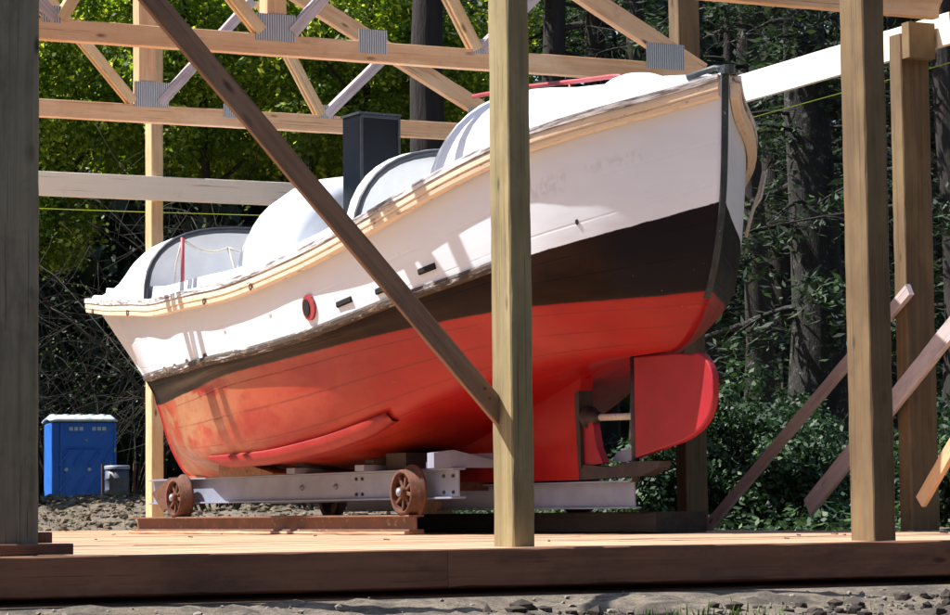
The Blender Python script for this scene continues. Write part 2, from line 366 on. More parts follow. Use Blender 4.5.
# ------------------------------------------------------------------ ground
def smoothstep(x, a, b):
    t_ = min(max((x-a)/(b-a), 0), 1); return t_*t_*(3-2*t_)
def gz(x, y):
    z = -.215
    if y < 10.6: z -= (10.6-y)*.06
    z += .17*smoothstep(x, 10.6, 13)*smoothstep(y, 11, 14)
    z += .15*smoothstep(y, 27.5, 31) + .36*smoothstep(y, 29, 52)*(1-.5*smoothstep(x, 22, 34))
    d = Vector((x, y, 0)).dot(Dv)
    z += 16*smoothstep(d, 64, 130)
    return z
def gzn(x, y):
    z = gz(x, y); p = Vector((x, y, 0))
    if y < 10.5:
        z += .035*noise.fractal(p*1.7, 1, 2, 5) + .018*noise.fractal(p*9, 1, 2, 4)
    elif y > 28.3:
        k = smoothstep(y, 28.3, 31)
        z += k*(.10*noise.fractal(p*.5, 1, 2, 5)+.09*noise.fractal(p*2.3+Vector((3, 1, 5)), .9, 2, 4))
    elif x > 10.9: z += .05*noise.fractal(p*1.3, 1, 2, 4)
    return z
def lines(*seg):
    o = []
    for a, b, st in seg:
        n = max(1, int(round((b-a)/st))); o += [a+(b-a)*i/n for i in range(n)]
    o.append(seg[-1][1]); return o
xs = lines((-400, -40, 60), (-40, 1, 4), (1, 9, .07), (9, 26, .3), (26, 80, 4), (80, 500, 60))
ys = lines((-60, 4, 8), (4, 7.4, .5), (7.4, 10.6, .06), (10.6, 28.2, 1.6), (28.2, 56, .28), (56, 140, 6), (140, 900, 80))
mb = MB(); mb.grid([[(x, y, gzn(x, y)) for x in xs] for y in ys])
tag(mb.build('ground', 'dirt', origin=(0, 0, 0), fix=False), kind='structure')
def scatter(name, mat, n, fn, sizes, label, flat=.7):
    ico = bpy.data.meshes.new('tmp'); import bmesh
    bm = bmesh.new(); bmesh.ops.create_icosphere(bm, subdivisions=1, radius=1); bv = [v.co.copy() for v in bm.verts]; bf = [tuple(v.index for v in f.verts) for f in bm.faces]; bm.free(); bpy.data.meshes.remove(ico)
    m_ = MB()
    for i in range(n):
        x, y = fn(); r = sizes[0]+(sizes[1]-sizes[0])*random.random()**3
        z = gzn(x, y)+r*.15; q = random.random()*6.3; k = (1, .6+.5*random.random(), flat*(.6+.6*random.random()))
        vs = []
        for v in bv:
            j = 1+.8*(random.random()-.5); a, b, c = v.x*k[0]*j*r, v.y*k[1]*j*r, v.z*k[2]*j*r
            vs.append((x+a*cos(q)-b*sin(q), y+a*sin(q)+b*cos(q), z+c))
        m_.add(vs, bf)
    o = m_.build(name, mat, fix=False, origin=(0, 0, 0)); tag(o, label, kind='stuff'); o['category'] = name.replace('_', ' ')
    return o
scatter('loose_stones', 'stone', 420, lambda: (random.uniform(1.8, 8.5), 10.5-3.*random.random()**1.3), (.005, .025), 'small loose stones scattered over the shaded dirt before the deck')
scatter('soil_clods', 'soil', 700, lambda: (random.gauss(random.choice([6.1, 6.9, 4.9, 7.2]), .30), 9.85-1.4*random.random()), (.008, .05), 'dark crumbled soil clods lying on the dirt in front of the deck')
scatter('rubble', 'clod', 22000, lambda: (random.uniform(5, 22), random.uniform(28.8, 52)), (.012, .075), 'rough gravel and clods on the rising ground behind the deck')
scatter('pale_stones', 'stone_pale', 900, lambda: (random.uniform(5, 22), random.uniform(28.8, 52)), (.012, .055), 'pale stones lying among the rough dirt behind the deck')
# ------------------------------------------------------------------ timber deck
dk = empty('timber_deck', (6.6, 10.6, gz(6, 12))); tag(dk, 'low wooden platform of long planks carrying the rails and the frame posts', 'deck')
mb = MB(); y = 10.83
while y < 28.2:
    wd = random.choice([.19, .24, .29]); x = 1.2-random.random()*2
    while x < 10.6:
        L = random.uniform(3, 5); x1 = min(x+L, 10.62)
        if x1-x > .4: mb.beam((x, y+wd/2, -.02-random.random()*.006), (x1-.004, y+wd/2, -.02-random.random()*.006), wd-.006, .04, ch=.003)
        x += L
    y += wd
mb.build('plank', 'deck', dk)
mb = MB()
for (xa, xb, ya, yb) in ((-1.2, 4.9, 10.58, 10.73), (4.903, 12.6, 10.73, 10.73)):
    mb.beam((xa, ya, -.086), (xb, yb, -.086), .09, .172, ch=.006)
mb.build('rim_beam', 'rim', dk)
mb = MB()
for yy in (11.2, 14, 17, 20, 23, 26): mb.beam((.8, yy, -.12), (10.6, yy, -.12), .1, .15)
mb.build('joist', 'rim', dk)
for (x0, x1, y0, zc, ww, lab) in ((2.2, 3.22, 10.90, .027, .09, 'short brown board offcut lying flat on the deck beside the left post'), (2.2, 3.165, 11.04, .0755, .10, 'shorter dark board offcut propped a little higher behind the other by the left post')):
    mb = MB(); mb.beam((x0, y0, zc), (x1, y0+.02, zc), ww, .048 if x1 > 3.1 else .048); tag(mb.build('board_offcut', 'rim' if x1 > 3.1 else 'brown_wood'), lab, 'board')
mb = MB(); mb.beam((2.2, 11.04, .026), (3.0, 11.06, .026), .09, .048); tag(mb.build('board_offcut', 'brown_wood'), 'bottom board offcut under the shorter dark one, mostly hidden by the left post', 'board')
m_ = MB()
for k in range(45):
    x_ = random.uniform(2.5, 10.3); y_ = random.uniform(10.85, 27); q = random.random()*3.1; l_ = random.uniform(.01, .05)
    m_.beam((x_, y_, .006), (x_+l_*cos(q), y_+l_*sin(q), .008), random.uniform(.006, .02), .008, ch=.001)
tag(m_.build('wood_chips', 'brown_wood', origin=(0, 0, 0)), 'small brown wood chips and bark bits lying on the deck', kind='stuff')
# ------------------------------------------------------------------ posts
def post(x, y, wx, wy, top, mat, label, z0=0., extra=None, rot=0.):
    mb = MB(); mb.beam((x, y, z0+.001), (x, y, top), wx, wy, up=(0, 1, 0), ch=.007)
    o = mb.build('timber_post', mat); tag(o, label, 'post', 'upright posts of the timber frame'); return o
post(2.98, 10.99, .20, .14, 4.1, 'grey_wood', 'thick shadowed grey post at the far left edge of the picture')
post(5.42, 11.06, .115, .21, 4.1, 'treated', 'greenish treated post crossing in front of the lifeboat hull')
post(7.365, 10.95, .132, .21, 4.1, 'treated_brown', 'tall brown post to the right of the lifeboat, nearest of the right-hand ones')
p2 = post(10.42, 14.92, .234, .143, 3.44, 'treated_brown', 'post with a short block nailed at its head, near the right edge')
post(10.47, 18.12, .20, .16, 4.3, 'treated_brown', 'post rising behind the rudder and above the stern')
post(9.15, 27.75, .14, .22, 6.2, 'fir_pale', 'pale yellow slender post behind the bow, beside the portable toilet')
post(3.12, 14.9, .2, .15, 3.44, 'treated_brown', 'post of the left wall under the nearest truss end')
post(3.12, 18.12, .2, .15, 3.44, 'treated_brown', 'post of the left wall under the second truss end')
mb = MB(); mb.beam((10.42, 14.80, 3.26), (10.42, 14.80, 3.508), .22, .09, up=(0, 1, 0)); mb.build('head_block', 'treated_brown', None)
hb_ = bpy.data.objects['head_block']; hb_.parent = p2; hb_.matrix_parent_inverse = Matrix.Translation(-p2.location)
# braces and boards
def stick(name, p0, p1, w, h, mat, label, cat, group=None, up=(0, 0, 1), **k):
    mb = MB(); mb.beam(p0, p1, w, h, up=up, **k); return tag(mb.build(name, mat), label, cat, group)
stick('diagonal_brace', (3.30, 11.09, 2.864), (5.40, 11.11, .604), .04, .10, 'brown_wood', 'long dark brown brace slanting down across the boat to the middle post', 'brace')
stick('diagonal_brace', (10.27, 17.55, .02), (10.27, 14.76, 1.65), .04, .09, 'sunlit_mauve_wood', 'thin brace rising from the foot of the post behind the rudder to the right', 'brace')
stick('diagonal_brace', (10.2, 15.98, .17), (10.2, 13.7, 1.66), .04, .135, 'sunlit_mauve_wood', 'wide sunlit-toned brace with its lower end hanging free right of the nearest brown post', 'brace')
stick('diagonal_brace', (10.14, 14.5, .20), (10.14, 13.6, 1.06), .04, .10, 'fir', 'orange brace at the right edge crossing the foot of the blocked post', 'brace')
stick('wall_board', (3.0, 27.6, 3.80), (11.1, 27.6, 3.80), .04, .27, 'fir_board', 'long pale board across the back of the frame behind the bow', 'board')
stick('wall_board', (10.57, 11.6, 3.455), (10.57, 27.3, 3.455), .04, .225, 'fir_board', 'sunlit white board running away along the right side behind the stern', 'board')
stick('thin_batten', (10.62, 14.6, 2.6), (10.62, 14.6, 3.3), .02, .04, 'fir', 'short vertical batten hanging below the sunlit side board', 'batten', up=(0, 1, 0))
for a, b, lab in (((2.5, 27.9, 3.62), (11.6, 27.9, 3.60), 'yellow string line stretched below the pale back board'), ((10.66, 11.2, 3.27), (10.66, 27.4, 3.30), 'yellow string line stretched below the sunlit side board')):
    a = Vector(a); b = Vector(b); mb = MB(); mb.tube([a.lerp(b, i/12)-Vector((0, 0, .05*sin(pi*i/12))) for i in range(13)], .004, 5)
    tag(mb.build('string_line', 'line_y'), lab, 'string')
for x_, z_ in ((5.30, .70), (5.275, .745)):
    mb = MB(); mb.lathe((x_, 11.085-.02, z_), (0, -1, 0), [(0, .009), (.006, .009), (.010, .005), (.010, 0)], 8)
    bo = mb.build('bolt_head', 'rust'); br_ = bpy.data.objects['diagonal_brace']; bo.parent = br_; bo.matrix_parent_inverse = Matrix.Translation(-br_.location)
# trusses
def truss(y, label, xc, xl, xr, zb, webs, plates, top_from=None):
    T = empty('roof_truss', (xc, y, zb)); tag(T, label, 'truss', 'timber roof trusses over the boat')
    h = .15; th = .085; zt = zb+h; sl = .52
    mb = MB(); mb.beam((xl, y, zb+h/2), (xr, y, zb+h/2), th, h); mb.build('bottom_chord', 'fir', T)
    pk = zt+.02+sl*(xr-xc)
    for sgn, xe in ((1, xr), (-1, xl)):
        mb = MB(); a = Vector((xc, y, pk-.06)); b = Vector((xe+sgn*.02, y, zb+.10)); 
        mb.beam(a, b, th*.94, h, cut1=0)
        mb.build('top_chord', 'fir', T)
    mb = MB(); mb.beam((xc, y+.047, zt), (xc, y+.047, pk-.1), .15, .165, up=(0, 1, 0)); mb.build('king_post', 'fir', T)
    for (x0, z0, x1, z1, m) in webs:
        mb = MB()
        for dy in (-.035, .035):
            mb.beam((x0, y+dy, z0), (x1, y+dy, z1), .038, .085)
        mb.build('web', m, T)
    for (x0, x1, z0, z1) in plates:
        mb = MB(); yy = y-th/2-.003
        vs = [(x0, yy, z0), (x1, yy, z0), (x1, yy, z1), (x0, yy, z1)]
        mb.add(vs+[(a, yy+.0025, c) for a, _, c in vs], [(0, 1, 2, 3), (7, 6, 5, 4), (0, 4, 5, 1), (1, 5, 6, 2), (2, 6, 7, 3), (3, 7, 4, 0)])
        mb.build('nail_plate', 'plate', T)
    return T
def symwebs(xc, z, m1='fir_pale', m2='sunlit_mauve_wood'):  # m2 webs carry the sunlit top-face tone in their colour
    w_ = []
    for sg in (-1, 1):
        w_ += [(xc+sg*.12, z+.02, xc+sg*.97, z+.98, m1 if sg < 0 else m2),
               (xc+sg*1.62, z, xc+sg*1.05, z+1.0, 'fir_pale'), (xc+sg*1.66, z, xc+sg*2.3, z+.62, m2)]
    return w_
truss(17.6, 'middle roof truss with a big nail plate, ending above the stern', 6.73, 3.1, 10.3, 3.50, symwebs(6.73, 3.65),
      [(6.56, 6.87, 3.60, 3.80), (4.97, 5.11, 3.62, 3.74), (7.37, 7.60, 3.56, 3.74), (8.30, 8.42, 3.62, 3.73), (9.80, 10.14, 3.60, 3.80)])
truss(21.3, 'farthest roof truss, crossing behind the black box on the boat', 6.95, 3.3, 10.5, 3.54, symwebs(6.95, 3.69),
      [(6.83, 7.14, 3.67, 3.89), (7.64, 7.80, 3.62, 3.74), (8.54, 8.68, 3.66, 3.78), (10.0, 10.3, 3.66, 3.84)])
truss(14.62, 'nearest roof truss, only its right end showing at the top over the blocked post', 6.73, 3.1, 10.44, 3.51, symwebs(6.73, 3.67),
      [(10.0, 10.3, 3.62, 3.82), (6.56, 6.87, 3.62, 3.82)])
# ------------------------------------------------------------------ lifeboat
L5 = [(0,0.04,3.074),(0.3,0.29,2.991),(0.7,0.68,2.869),(1.1,0.97,2.749),(1.6,1.16,2.599),(2.5,1.36,2.336),(3.5,1.46,2.130),(5,1.48,2.003),(6.3,1.33,2.014),(7.5,1.07,2.100),(8.5,0.78,2.179),(9.5,0.46,2.259),(10.3,0.24,2.335),(10.8,0.11,2.384),(11.1,0.04,2.414)]
L4 = [(0.06,0.03,2.223),(0.3,0.25,2.148),(0.7,0.62,2.023),(1.1,0.87,1.925),(1.6,1.03,1.813),(2.5,1.22,1.668),(3.5,1.37,1.504),(5,1.38,1.409),(6.3,1.2,1.383),(7.5,0.9,1.395),(8.5,0.52,1.438),(9.2,0.22,1.477),(9.7,0.03,1.505)]
L3 = [(0.24,0.03,1.631),(0.5,0.28,1.607),(0.8,0.54,1.591),(1.2,0.8,1.576),(1.7,0.95,1.548),(2.5,1.13,1.487),(3.5,1.28,1.399),(5,1.31,1.300),(6.3,1.12,1.200),(7.5,0.8,1.165),(8.5,0.4,1.195),(9.1,0.15,1.222),(9.42,0.03,1.237)]
L2 = [(.58,.03,1.276),(1,.26,1.255),(1.5,.48,1.21),(2.2,.74,1.09),(3,.95,.92),(4,1.06,.75),(5,1.1,.67),(6,1.04,.66),(7,.8,.70),(8,.46,.77),(8.7,.19,.83),(9.15,.03,.87)]
L1 = [(1.07,.03,1.265),(1.6,.1,1.16),(2.3,.2,.98),(3,.35,.80),(4,.55,.62),(5,.62,.57),(6,.58,.56),(7,.42,.57),(8,.18,.59),(8.85,.03,.62)]
L0 = [(1.74,.035,1.12),(2.55,.035,.9),(3.54,.035,.64),(4.2,.035,.53),(5,.035,.49),(6.5,.035,.485),(7.5,.035,.49),(8.3,.035,.50),(8.62,.03,.52)]
def pchip(pts, k):
    x = np.array([p[0] for p in pts]); y = np.array([p[k] for p in pts]); h = np.diff(x); d = np.diff(y)/h
    m = np.zeros(len(x)); m[0] = d[0]; m[-1] = d[-1]
    for i in range(1, len(x)-1):
        w1 = 2*h[i]+h[i-1]; w2 = h[i]+2*h[i-1]
        m[i] = 0 if d[i-1]*d[i] <= 0 else (w1+w2)/(w1/d[i-1]+w2/d[i])
    def f(q):
        q = min(max(q, x[0]), x[-1]); i = min(max(int(np.searchsorted(x, q))-1, 0), len(h)-1); u = (q-x[i])/h[i]
        return ((1+2*u)*(1-u)**2*y[i]+u*(1-u)**2*h[i]*m[i]+u*u*(3-2*u)*y[i+1]+u*u*(u-1)*h[i]*m[i+1])
    return f
LL = [L0, L1, L2, L3, L4, L5]; LF = [(pchip(l, 1), pchip(l, 2), l[0][0], l[-1][0]) for l in LL]
def lp(j, t_):
    fb, fz, a, b = LF[j]; s_ = a+(b-a)*t_; return Vector((s_, fb(s_), fz(s_)))
def hull_pt(v, t_):
    j = min(int(v), 4); u = v-j
    P1 = lp(j, t_); P2 = lp(j+1, t_); P0 = lp(j-1, t_) if j > 0 else P1*2-P2; P3 = lp(j+2, t_) if j < 4 else P2*2-P1
    p = .5*((2*P1)+(P2-P0)*u+(2*P0-5*P1+4*P2-P3)*u*u+(3*P1-P0-3*P2+P3)*u**3)
    p.y = max(p.y, .03)
    return p
def t_at(v, s_):                     # row parameter where row v passes station s_
    lo, hi = 0., 1.
    for _ in range(30):
        m_ = (lo+hi)/2
        if hull_pt(v, m_).x < s_: lo = m_
        else: hi = m_
    return lo
def hull_n(v, t_):
    e = .01; a = hull_pt(min(v+e, 5), t_)-hull_pt(max(v-e, 0), t_); b = hull_pt(v, min(t_+e, 1))-hull_pt(v, max(t_-e, 0))
    n_ = b.cross(a).normalized()
    return n_ if n_.y > 0 else -n_
TH = R_(95.2); BO = Vector((8.928, 14.915, 0))
boat = empty('lifeboat', BO, TH); tag(boat, 'white, black and red wooden motor lifeboat standing on a rail cradle', 'boat')
NTc, NV = 220, 70
ts = [.5-.5*cos(pi*i/NTc) for i in range(NTc+1)]; ts = [.6*a+.4*i/NTc for i, a in enumerate(ts)]
vv = [5*j/NV for j in range(NV+1)]
mb = MB(); hvals = []; nm = []
for sg in (1, -1):
    rows = [[hull_pt(v, t_) for t_ in ts] for v in vv]
    rows = [[(p.x, p.y*sg, p.z) for p in r] for r in rows]
    mb.grid(rows)
    for v, r in zip(vv, rows):
        for p in r:
            hvals.append(v)
            a = 0.
            if sg > 0 and 4.2 < v < 4.9:
                a = 1. if (.42 < p[0] < .72 or .80 < p[0] < 1.1) and abs(p[2]-(2.565-.36*(p[0]-.44))) < .045 else 0.
            nm.append(a)
# close keel edge and the two stem edges
n = NTc+1; off = (NV+1)*n
for i in range(NTc): mb.f.append((i, i+1, off+i+1, off+i)); mb.sm.append(True)
for j in range(NV):
    mb.f.append((j*n, (j+1)*n, off+(j+1)*n, off+j*n)); mb.sm.append(True)
    mb.f.append((j*n+n-1, (j+1)*n+n-1, off+(j+1)*n+n-1, off+j*n+n-1)); mb.sm.append(True)
hull = mb.build('hull', 'hull', boat)
a = hull.data.attributes.new('hv', 'FLOAT', 'POINT'); a.data.foreach_set('value', hvals)
a = hull.data.attributes.new('nm', 'FLOAT', 'POINT'); a.data.foreach_set('value', nm)
# deck with camber at the sheer
mb = MB(); rows = []
for i in range(61):
    p = hull_pt(5, i/60); rows.append([(p.x, p.y*k, p.z-.02+.05*(1-k*k)) for k in [-1+2*q/8 for q in range(9)]])
mb.grid(rows); mb.build('deck', 'white', boat)
# keel and skeg slab on the centreline
mb = MB()
kp = [(8.7, .53), (8.3, .42), (7.9, .39), (6, .387), (4, .387), (2.6, .387), (1.80, .385), (1.80, .46), (1.79, 1.0), (1.74, 1.15), (2.55, .95), (3.54, .68), (4.2, .56), (5, .52), (7, .52), (8.3, .53)]
mb.prism(kp, (0, 0, 0), (1, 0, 0), (0, 0, 1), (0, 1, 0), .055)
keel = mb.build('keel', 'hull', boat); a = keel.data.attributes.new('hv', 'FLOAT', 'POINT'); a.data.foreach_set('value', [1.]*len(keel.data.vertices))
def arc(c, r, a0, a1, n=6): return [(c[0]+r*cos(R_(a0+(a1-a0)*i/n)), c[1]+r*sin(R_(a0+(a1-a0)*i/n))) for i in range(n+1)]
rp = [(1.115, .525), (1.115, 1.24)] + [(.6, 1.235), (.40, 1.215)] + arc((.38, 1.01), .215, 90, 186, 14)[1:] + [(.168, .92), (.18, .875), (.20, .83), (.23, .785), (.27, .745), (.32, .71), (.38, .68), (.46, .65), (.55, .625)]
mb = MB(); mb.prism(rp, (0, 0, 0), (1, 0, 0), (0, 0, 1), (0, 1, 0), .028)
rud = mb.build('rudder', 'rudder', boat); md = rud.modifiers.new('b', 'BEVEL'); md.width = .012; md.segments = 2
mb = MB(); mb.tube([(1.145, 0, .36), (1.145, 0, 1.34)], .03, 12); mb.build('rudder_post', 'dark_iron', boat)
mb = MB(); mb.prism([(1.83, .385), (1.0, .40), (.80, .45), (.78, .50), (1.1, .505), (1.4, .47), (1.83, .50)], (0, 0, 0), (1, 0, 0), (0, 0, 1), (0, 1, 0), .05); mb.build('keel_shoe', 'dark_iron', boat)
mb = MB(); mb.prism([(1.80, .47), (1.84, 1.02), (1.78, 1.03), (1.76, .47)], (0, 0, 0), (1, 0, 0), (0, 0, 1), (0, 1, 0), .06); mb.build('skeg_iron', 'dark_iron', boat)
mb = MB(); mb.prism([(1.77, .48), (1.52, .50), (1.60, .62), (1.66, .85), (1.77, .88)], (0, 0, 0), (1, 0, 0), (0, 0, 1), (0, 1, 0), .03); mb.build('skeg_fin', 'rudder', boat)
mb = MB(); mb.lathe((1.80, 0, .835), (-1, 0, -.02), [(0, 0), (0, .06), (.06, .065), (.065, .085), (.085, .085), (.09, .05), (.18, .045), (.19, .024), (.62, .022), (.62, 0)], 12)
mb.build('shaft_hub', 'dark_iron', boat)
mb = MB(); mb.tube([(1.58, 0, .83), (1.17, 0, .822)], .025, 12); mb.build('propeller_shaft', 'rope', boat)
mb = MB(); mb.prism([(1.56, .52), (1.50, .58), (1.18, .625), (1.18, .53), (1.40, .505)], (0, -.1, 0), (1, 0, 0), (0, 0, 1), (0, 1, 0), .02); mb.build('strut_plate', 'grey_steel', boat)
mb = MB(); mb.lathe((1.145, 0, 1.29), (0, 0, 1), [(0, 0), (0, .06), (.04, .07), (.06, .05), (.06, 0)], 12); mb.build('rudder_gland', 'dark_iron', boat)
# stern and bow irons
def sternband():
    mb = MB(); pts = []
    for j in range(0, 31):
        v = 5-2.1*j/30; p = hull_pt(v, 0); pts.append((p.x-.012, 0, p.z))
    pts = [(-.015, 0, 3.11)]+pts
    vs = []; fs = []
    for x, _, z in pts: vs += [(x, -.024, z), (x, .024, z), (x+.05, .030, z), (x+.05, -.030, z)]
    for i in range(len(pts)-1):
        for k in range(4): fs.append((4*i+k, 4*i+(k+1) % 4, 4*i+4+(k+1) % 4, 4*i+4+k))
    fs += [(3, 2, 1, 0), tuple(4*(len(pts)-1)+k for k in range(4))]
    mb.add(vs, fs); return mb
sb = sternband().build('sternpost_band', 'stem_iron', boat)
mb = MB(); mb.beam((-.03, 0, 3.075), (-.03, 0, 3.135), .09, .085, up=(0, 1, 0), ch=.02); mb.tube([(-.03, 0, 3.11), (.08, .03, 3.13), (.22, .16, 3.075)], .022, 8); mb.build('stern_fitting', 'stem_iron', boat)
mb = MB(); pts = [hull_pt(5-5*j/40, 1) for j in range(41)]; mb.tube([(p.x+.01, 0, p.z) for p in pts], .035, 8); 
bs = mb.build('stem_band', 'hull', boat); a = bs.data.attributes.new('hv', 'FLOAT', 'POINT'); a.data.foreach_set('value', [5-5*j/40 for j in range(41) for k in range(8)])
# rails that follow the sheer: section given as (out, up) offsets
def strip(name, mat, sec, v=5., s0=-.01, s1=11.1, both=(1, -1), n_=120, parent=boat, name_mat=None):
    res = []
    for sg in both:
        mb = MB(); rows = []; gs = []
        ta = t_at(v, s0) if s0 > 0 else 0.; tb = t_at(v, s1) if s1 < 11 else 1.
        ln = 0; last = None
        for i in range(n_+1):
            t_ = ta+(tb-ta)*i/n_; p = hull_pt(v, t_); e = 1e-3
            d = hull_pt(v, min(t_+e, 1))-hull_pt(v, max(t_-e, 0)); nn = Vector((-d.y, d.x, 0)).normalized()
            if nn.y < 0: nn = -nn
            if last is not None: ln += (p-last).length
            last = p
            r = []
            for o_, u_ in sec+[sec[0]]:
                q = p+nn*o_+Vector((0, 0, u_)); r.append((q.x, max(q.y, .0)*sg, q.z)); gs.append((ln+sg*30, o_, u_))
            rows.append(r)
        mb.grid(rows, gs=gs, smooth=False)
        k = len(sec)+1
        mb.f.append(tuple(range(k-1))); mb.sm.append(False)
        mb.f.append(tuple(n_*k+j for j in range(k-1))); mb.sm.append(False)
        res.append(mb.build(name, mat, parent))
    return res
strip('sheer_cap', 'cap', [(-.05, .0), (.075, -.005), (.075, -.052), (-.02, -.052)])
strip('rub_rail', 'cream', [(0, -.054), (.062, -.054), (.068, -.075), (.068, -.105), (.055, -.112), (.055, -.118), (.062, -.124), (.058, -.150), (.0, -.158)])
strip('toe_board', 'white', [(-.08, .0), (-.06, .0), (-.075, .11), (-.10, .11)], s0=3.0, s1=10.6)
strip('guard_strake', 'guard', [(-.01, .055), (.028, .050), (.038, .03), (.036, .0), (.022, -.022), (-.01, -.022)], v=4., s0=1.25, s1=9.66)
# bilge keel
mb = MB()
for sg in (1, -1):
    rows = []; t0_, t1_ = t_at(2, 3.0), t_at(2, 6.0)
    for i in range(41):
        t_ = t0_+(t1_-t0_)*i/40; v0 = 1.80; p = hull_pt(v0, t_); k = min(1, i/5+.25, (40-i)/5+.1)
        a_ = hull_pt(v0+.20, t_); 
        rows.append([(q.x, q.y*sg, q.z) for q in (a_, a_+Vector((0, .035, -.02)), p+Vector((0, .045, -.055*k)), p+Vector((0, .0, -.06*k)), p+Vector((0, -.05, .03)))])
    mb.grid(rows)
bk = mb.build('bilge_keel', 'hull', boat); a = bk.data.attributes.new('hv', 'FLOAT', 'POINT'); a.data.foreach_set('value', [2.2]*len(bk.data.vertices)); bk.data.materials[0] = MT['bilge_red']
# openings on the port side
def on_hull(s_, v, off=.004):
    t_ = t_at(v, s_); return hull_pt(v, t_)+hull_n(v, t_)*off, hull_n(v, t_)
def disc(name, s_, v, a_, b_, mat, off=.006, rot=0., n=14, depth=.02):
    p, nn = on_hull(s_, v, off); ex = Vector((1, 0, 0)); ex = (ex-nn*ex.dot(nn)).normalized(); ey = nn.cross(ex)
    if ey.z < 0: ey = -ey
    mb = MB(); mb.prism([(a_*cos(2*pi*i/n), b_*sin(2*pi*i/n)) for i in range(n)], p-nn*depth, ex, ey, nn, depth); return mb.build(name, mat, boat)
for s_, v in ((2.98, 4.28), (2.52, 4.24), (2.03, 4.27)):
    p, nn = on_hull(s_, v, .0); mb = MB(); ex = (hull_pt(v, t_at(v, s_)+.01)-hull_pt(v, t_at(v, s_))).normalized()
    mb.beam(p-ex*.09, p+ex*.09, .03, .045, ch=.01); mb.build('scupper', 'black', boat)
for s_, v in ((6.8, 4.09), (6.37, 4.10), (5.92, 4.13), (5.38, 4.14)):
    disc('drain_hole', s_, v, .05, .022, 'rust')
disc('exhaust_ring', 3.42, 4.38, .085, .10, 'red_pipe', off=.02)
ring = bpy.context.scene.objects['exhaust_ring']
o = disc('exhaust_mouth', 3.44, 4.385, .045, .065, 'black', off=.028); o.parent = ring
disc('hull_fitting', .78, 4.18, .012, .02, 'dark_trim')
# ring bolts on the rub rail
for s_ in (10.6, 7.6, 5.0, 4.15):
    t_ = t_at(5, s_); p = hull_pt(5, t_); mb = MB(); c = p+Vector((0, .068, -.13))
    mb.tube([c+Vector((.020*cos(q), .004, .024*sin(q))) for q in [2*pi*i/10 for i in range(11)]], .006, 6, cap=False); mb.build('ring_bolt', 'rust', boat)
# ---- superstructure: rounded houses standing on the deck
def house(name, mat, stations, n=22, parent=boat, pw=2.6, solid=None):
    """stations: (s, half width, base z, top z)"""
    mb = MB(); rows = []
    for s_, hw, zb, zt in stations:
        r = []
        for i in range(n+1):
            q = pi*i/n; x = cos(q); y = sin(q)
            sx_ = math.copysign(abs(x)**(2/pw), x); sy_ = abs(y)**(2/pw)
            r.append((s_, hw*sx_, zb+(zt-zb)*sy_))
        rows.append(r)
    mb.grid(rows); return mb.build(name, mat, parent, solid=solid)
def bulkhead(name, mat, s_, hw, zb, zt, parent, n=22, pw=2.6):
    mb = MB(); pts = []
    for i in range(n+1):
        q = pi*i/n; x = cos(q); y = sin(q); pts.append((s_, hw*math.copysign(abs(x)**(2/pw), x), zb+(zt-zb)*abs(y)**(2/pw)))
    vs = pts+[(p[0]+.02, p[1], p[2]) for p in pts]; k = n+1
    mb.add(vs, [tuple(range(k)), tuple(range(2*k-1, k-1, -1))]+[(i, i+1, k+i+1, k+i) for i in range(n)])
    return mb.build(name, mat, parent)
def rim(name, mat, s_, hw, zb, zt, th, parent, n=22, pw=2.6, up=True):
    mb = MB(); pts = []
    for i in range(n+1):
        q = pi*i/n; x = cos(q); y = sin(q); pts.append((s_, hw*math.copysign(abs(x)**(2/pw), x), zb+(zt-zb)*abs(y)**(2/pw)))
    mb.tube(pts, th, 8); return mb.build(name, mat, parent)
# forward shelter
fwd = house('forward_shelter', 'white', [(7.10, 1.16, 2.0, 2.73), (7.5, 1.07, 2.0, 2.745), (8.0, .94, 2.05, 2.74), (8.7, .70, 2.1, 2.70), (9.3, .49, 2.15, 2.62), (9.8, .34, 2.2, 2.52), (10.2, .25, 2.2, 2.46), (10.5, .20, 2.25, 2.43), (10.8, .13, 2.3, 2.40), (11.0, .08, 2.35, 2.40)], pw=3.0)
bulkhead('shelter_bulkhead', 'pale_interior', 7.20, 1.13, 2.0, 2.70, boat, pw=3.0)
rim('shelter_rim', 'dark_trim', 7.10, 1.15, 2.0, 2.72, .028, boat, pw=3.0)
# midship house, ventilator box, dome
mid = house('midship_house', 'white', [(3.20, 1.16, 2.0, 2.97), (3.34, 1.16, 2.0, 2.975), (3.38, 1.1, 2.0, 2.90), (3.39, .5, 2.0, 2.4)], pw=2.9)
bulkhead('house_bulkhead', 'pale_interior', 3.30, 1.14, 2.05, 2.94, boat, pw=2.9)
rim('house_rim', 'dark_trim', 3.19, 1.14, 2.05, 2.935, .028, boat, pw=2.9)
dome = house('engine_dome', 'white', [(4.72, .3, 1.95, 2.3), (4.74, .8, 1.95, 2.8), (4.82, .98, 1.95, 2.96), (5.2, 1.04, 1.95, 2.98), (5.5, 1.0, 1.95, 2.93), (5.8, .90, 1.95, 2.82), (6.02, .76, 1.95, 2.66), (6.16, .58, 1.95, 2.44), (6.24, .3, 1.95, 2.15), (6.26, .1, 1.95, 2.0)], pw=2.6)
mb = MB(); mb.prism([(-.37/2, 0), (.37/2, 0), (.37/2, 1.38), (-.37/2, 1.38)], (4.36, .36, 1.98), (0, 1, 0), (0, 0, 1), (1, 0, 0), .15)
vb = mb.build('vent_box', 'blue_black', boat); md = vb.modifiers.new('b', 'BEVEL'); md.width = .012; md.segments = 2
mb = MB()
for y_ in (.19, .53): mb.beam((4.205, y_, 2.2), (4.205, y_, 3.34), .02, .025, up=(0, 1, 0))
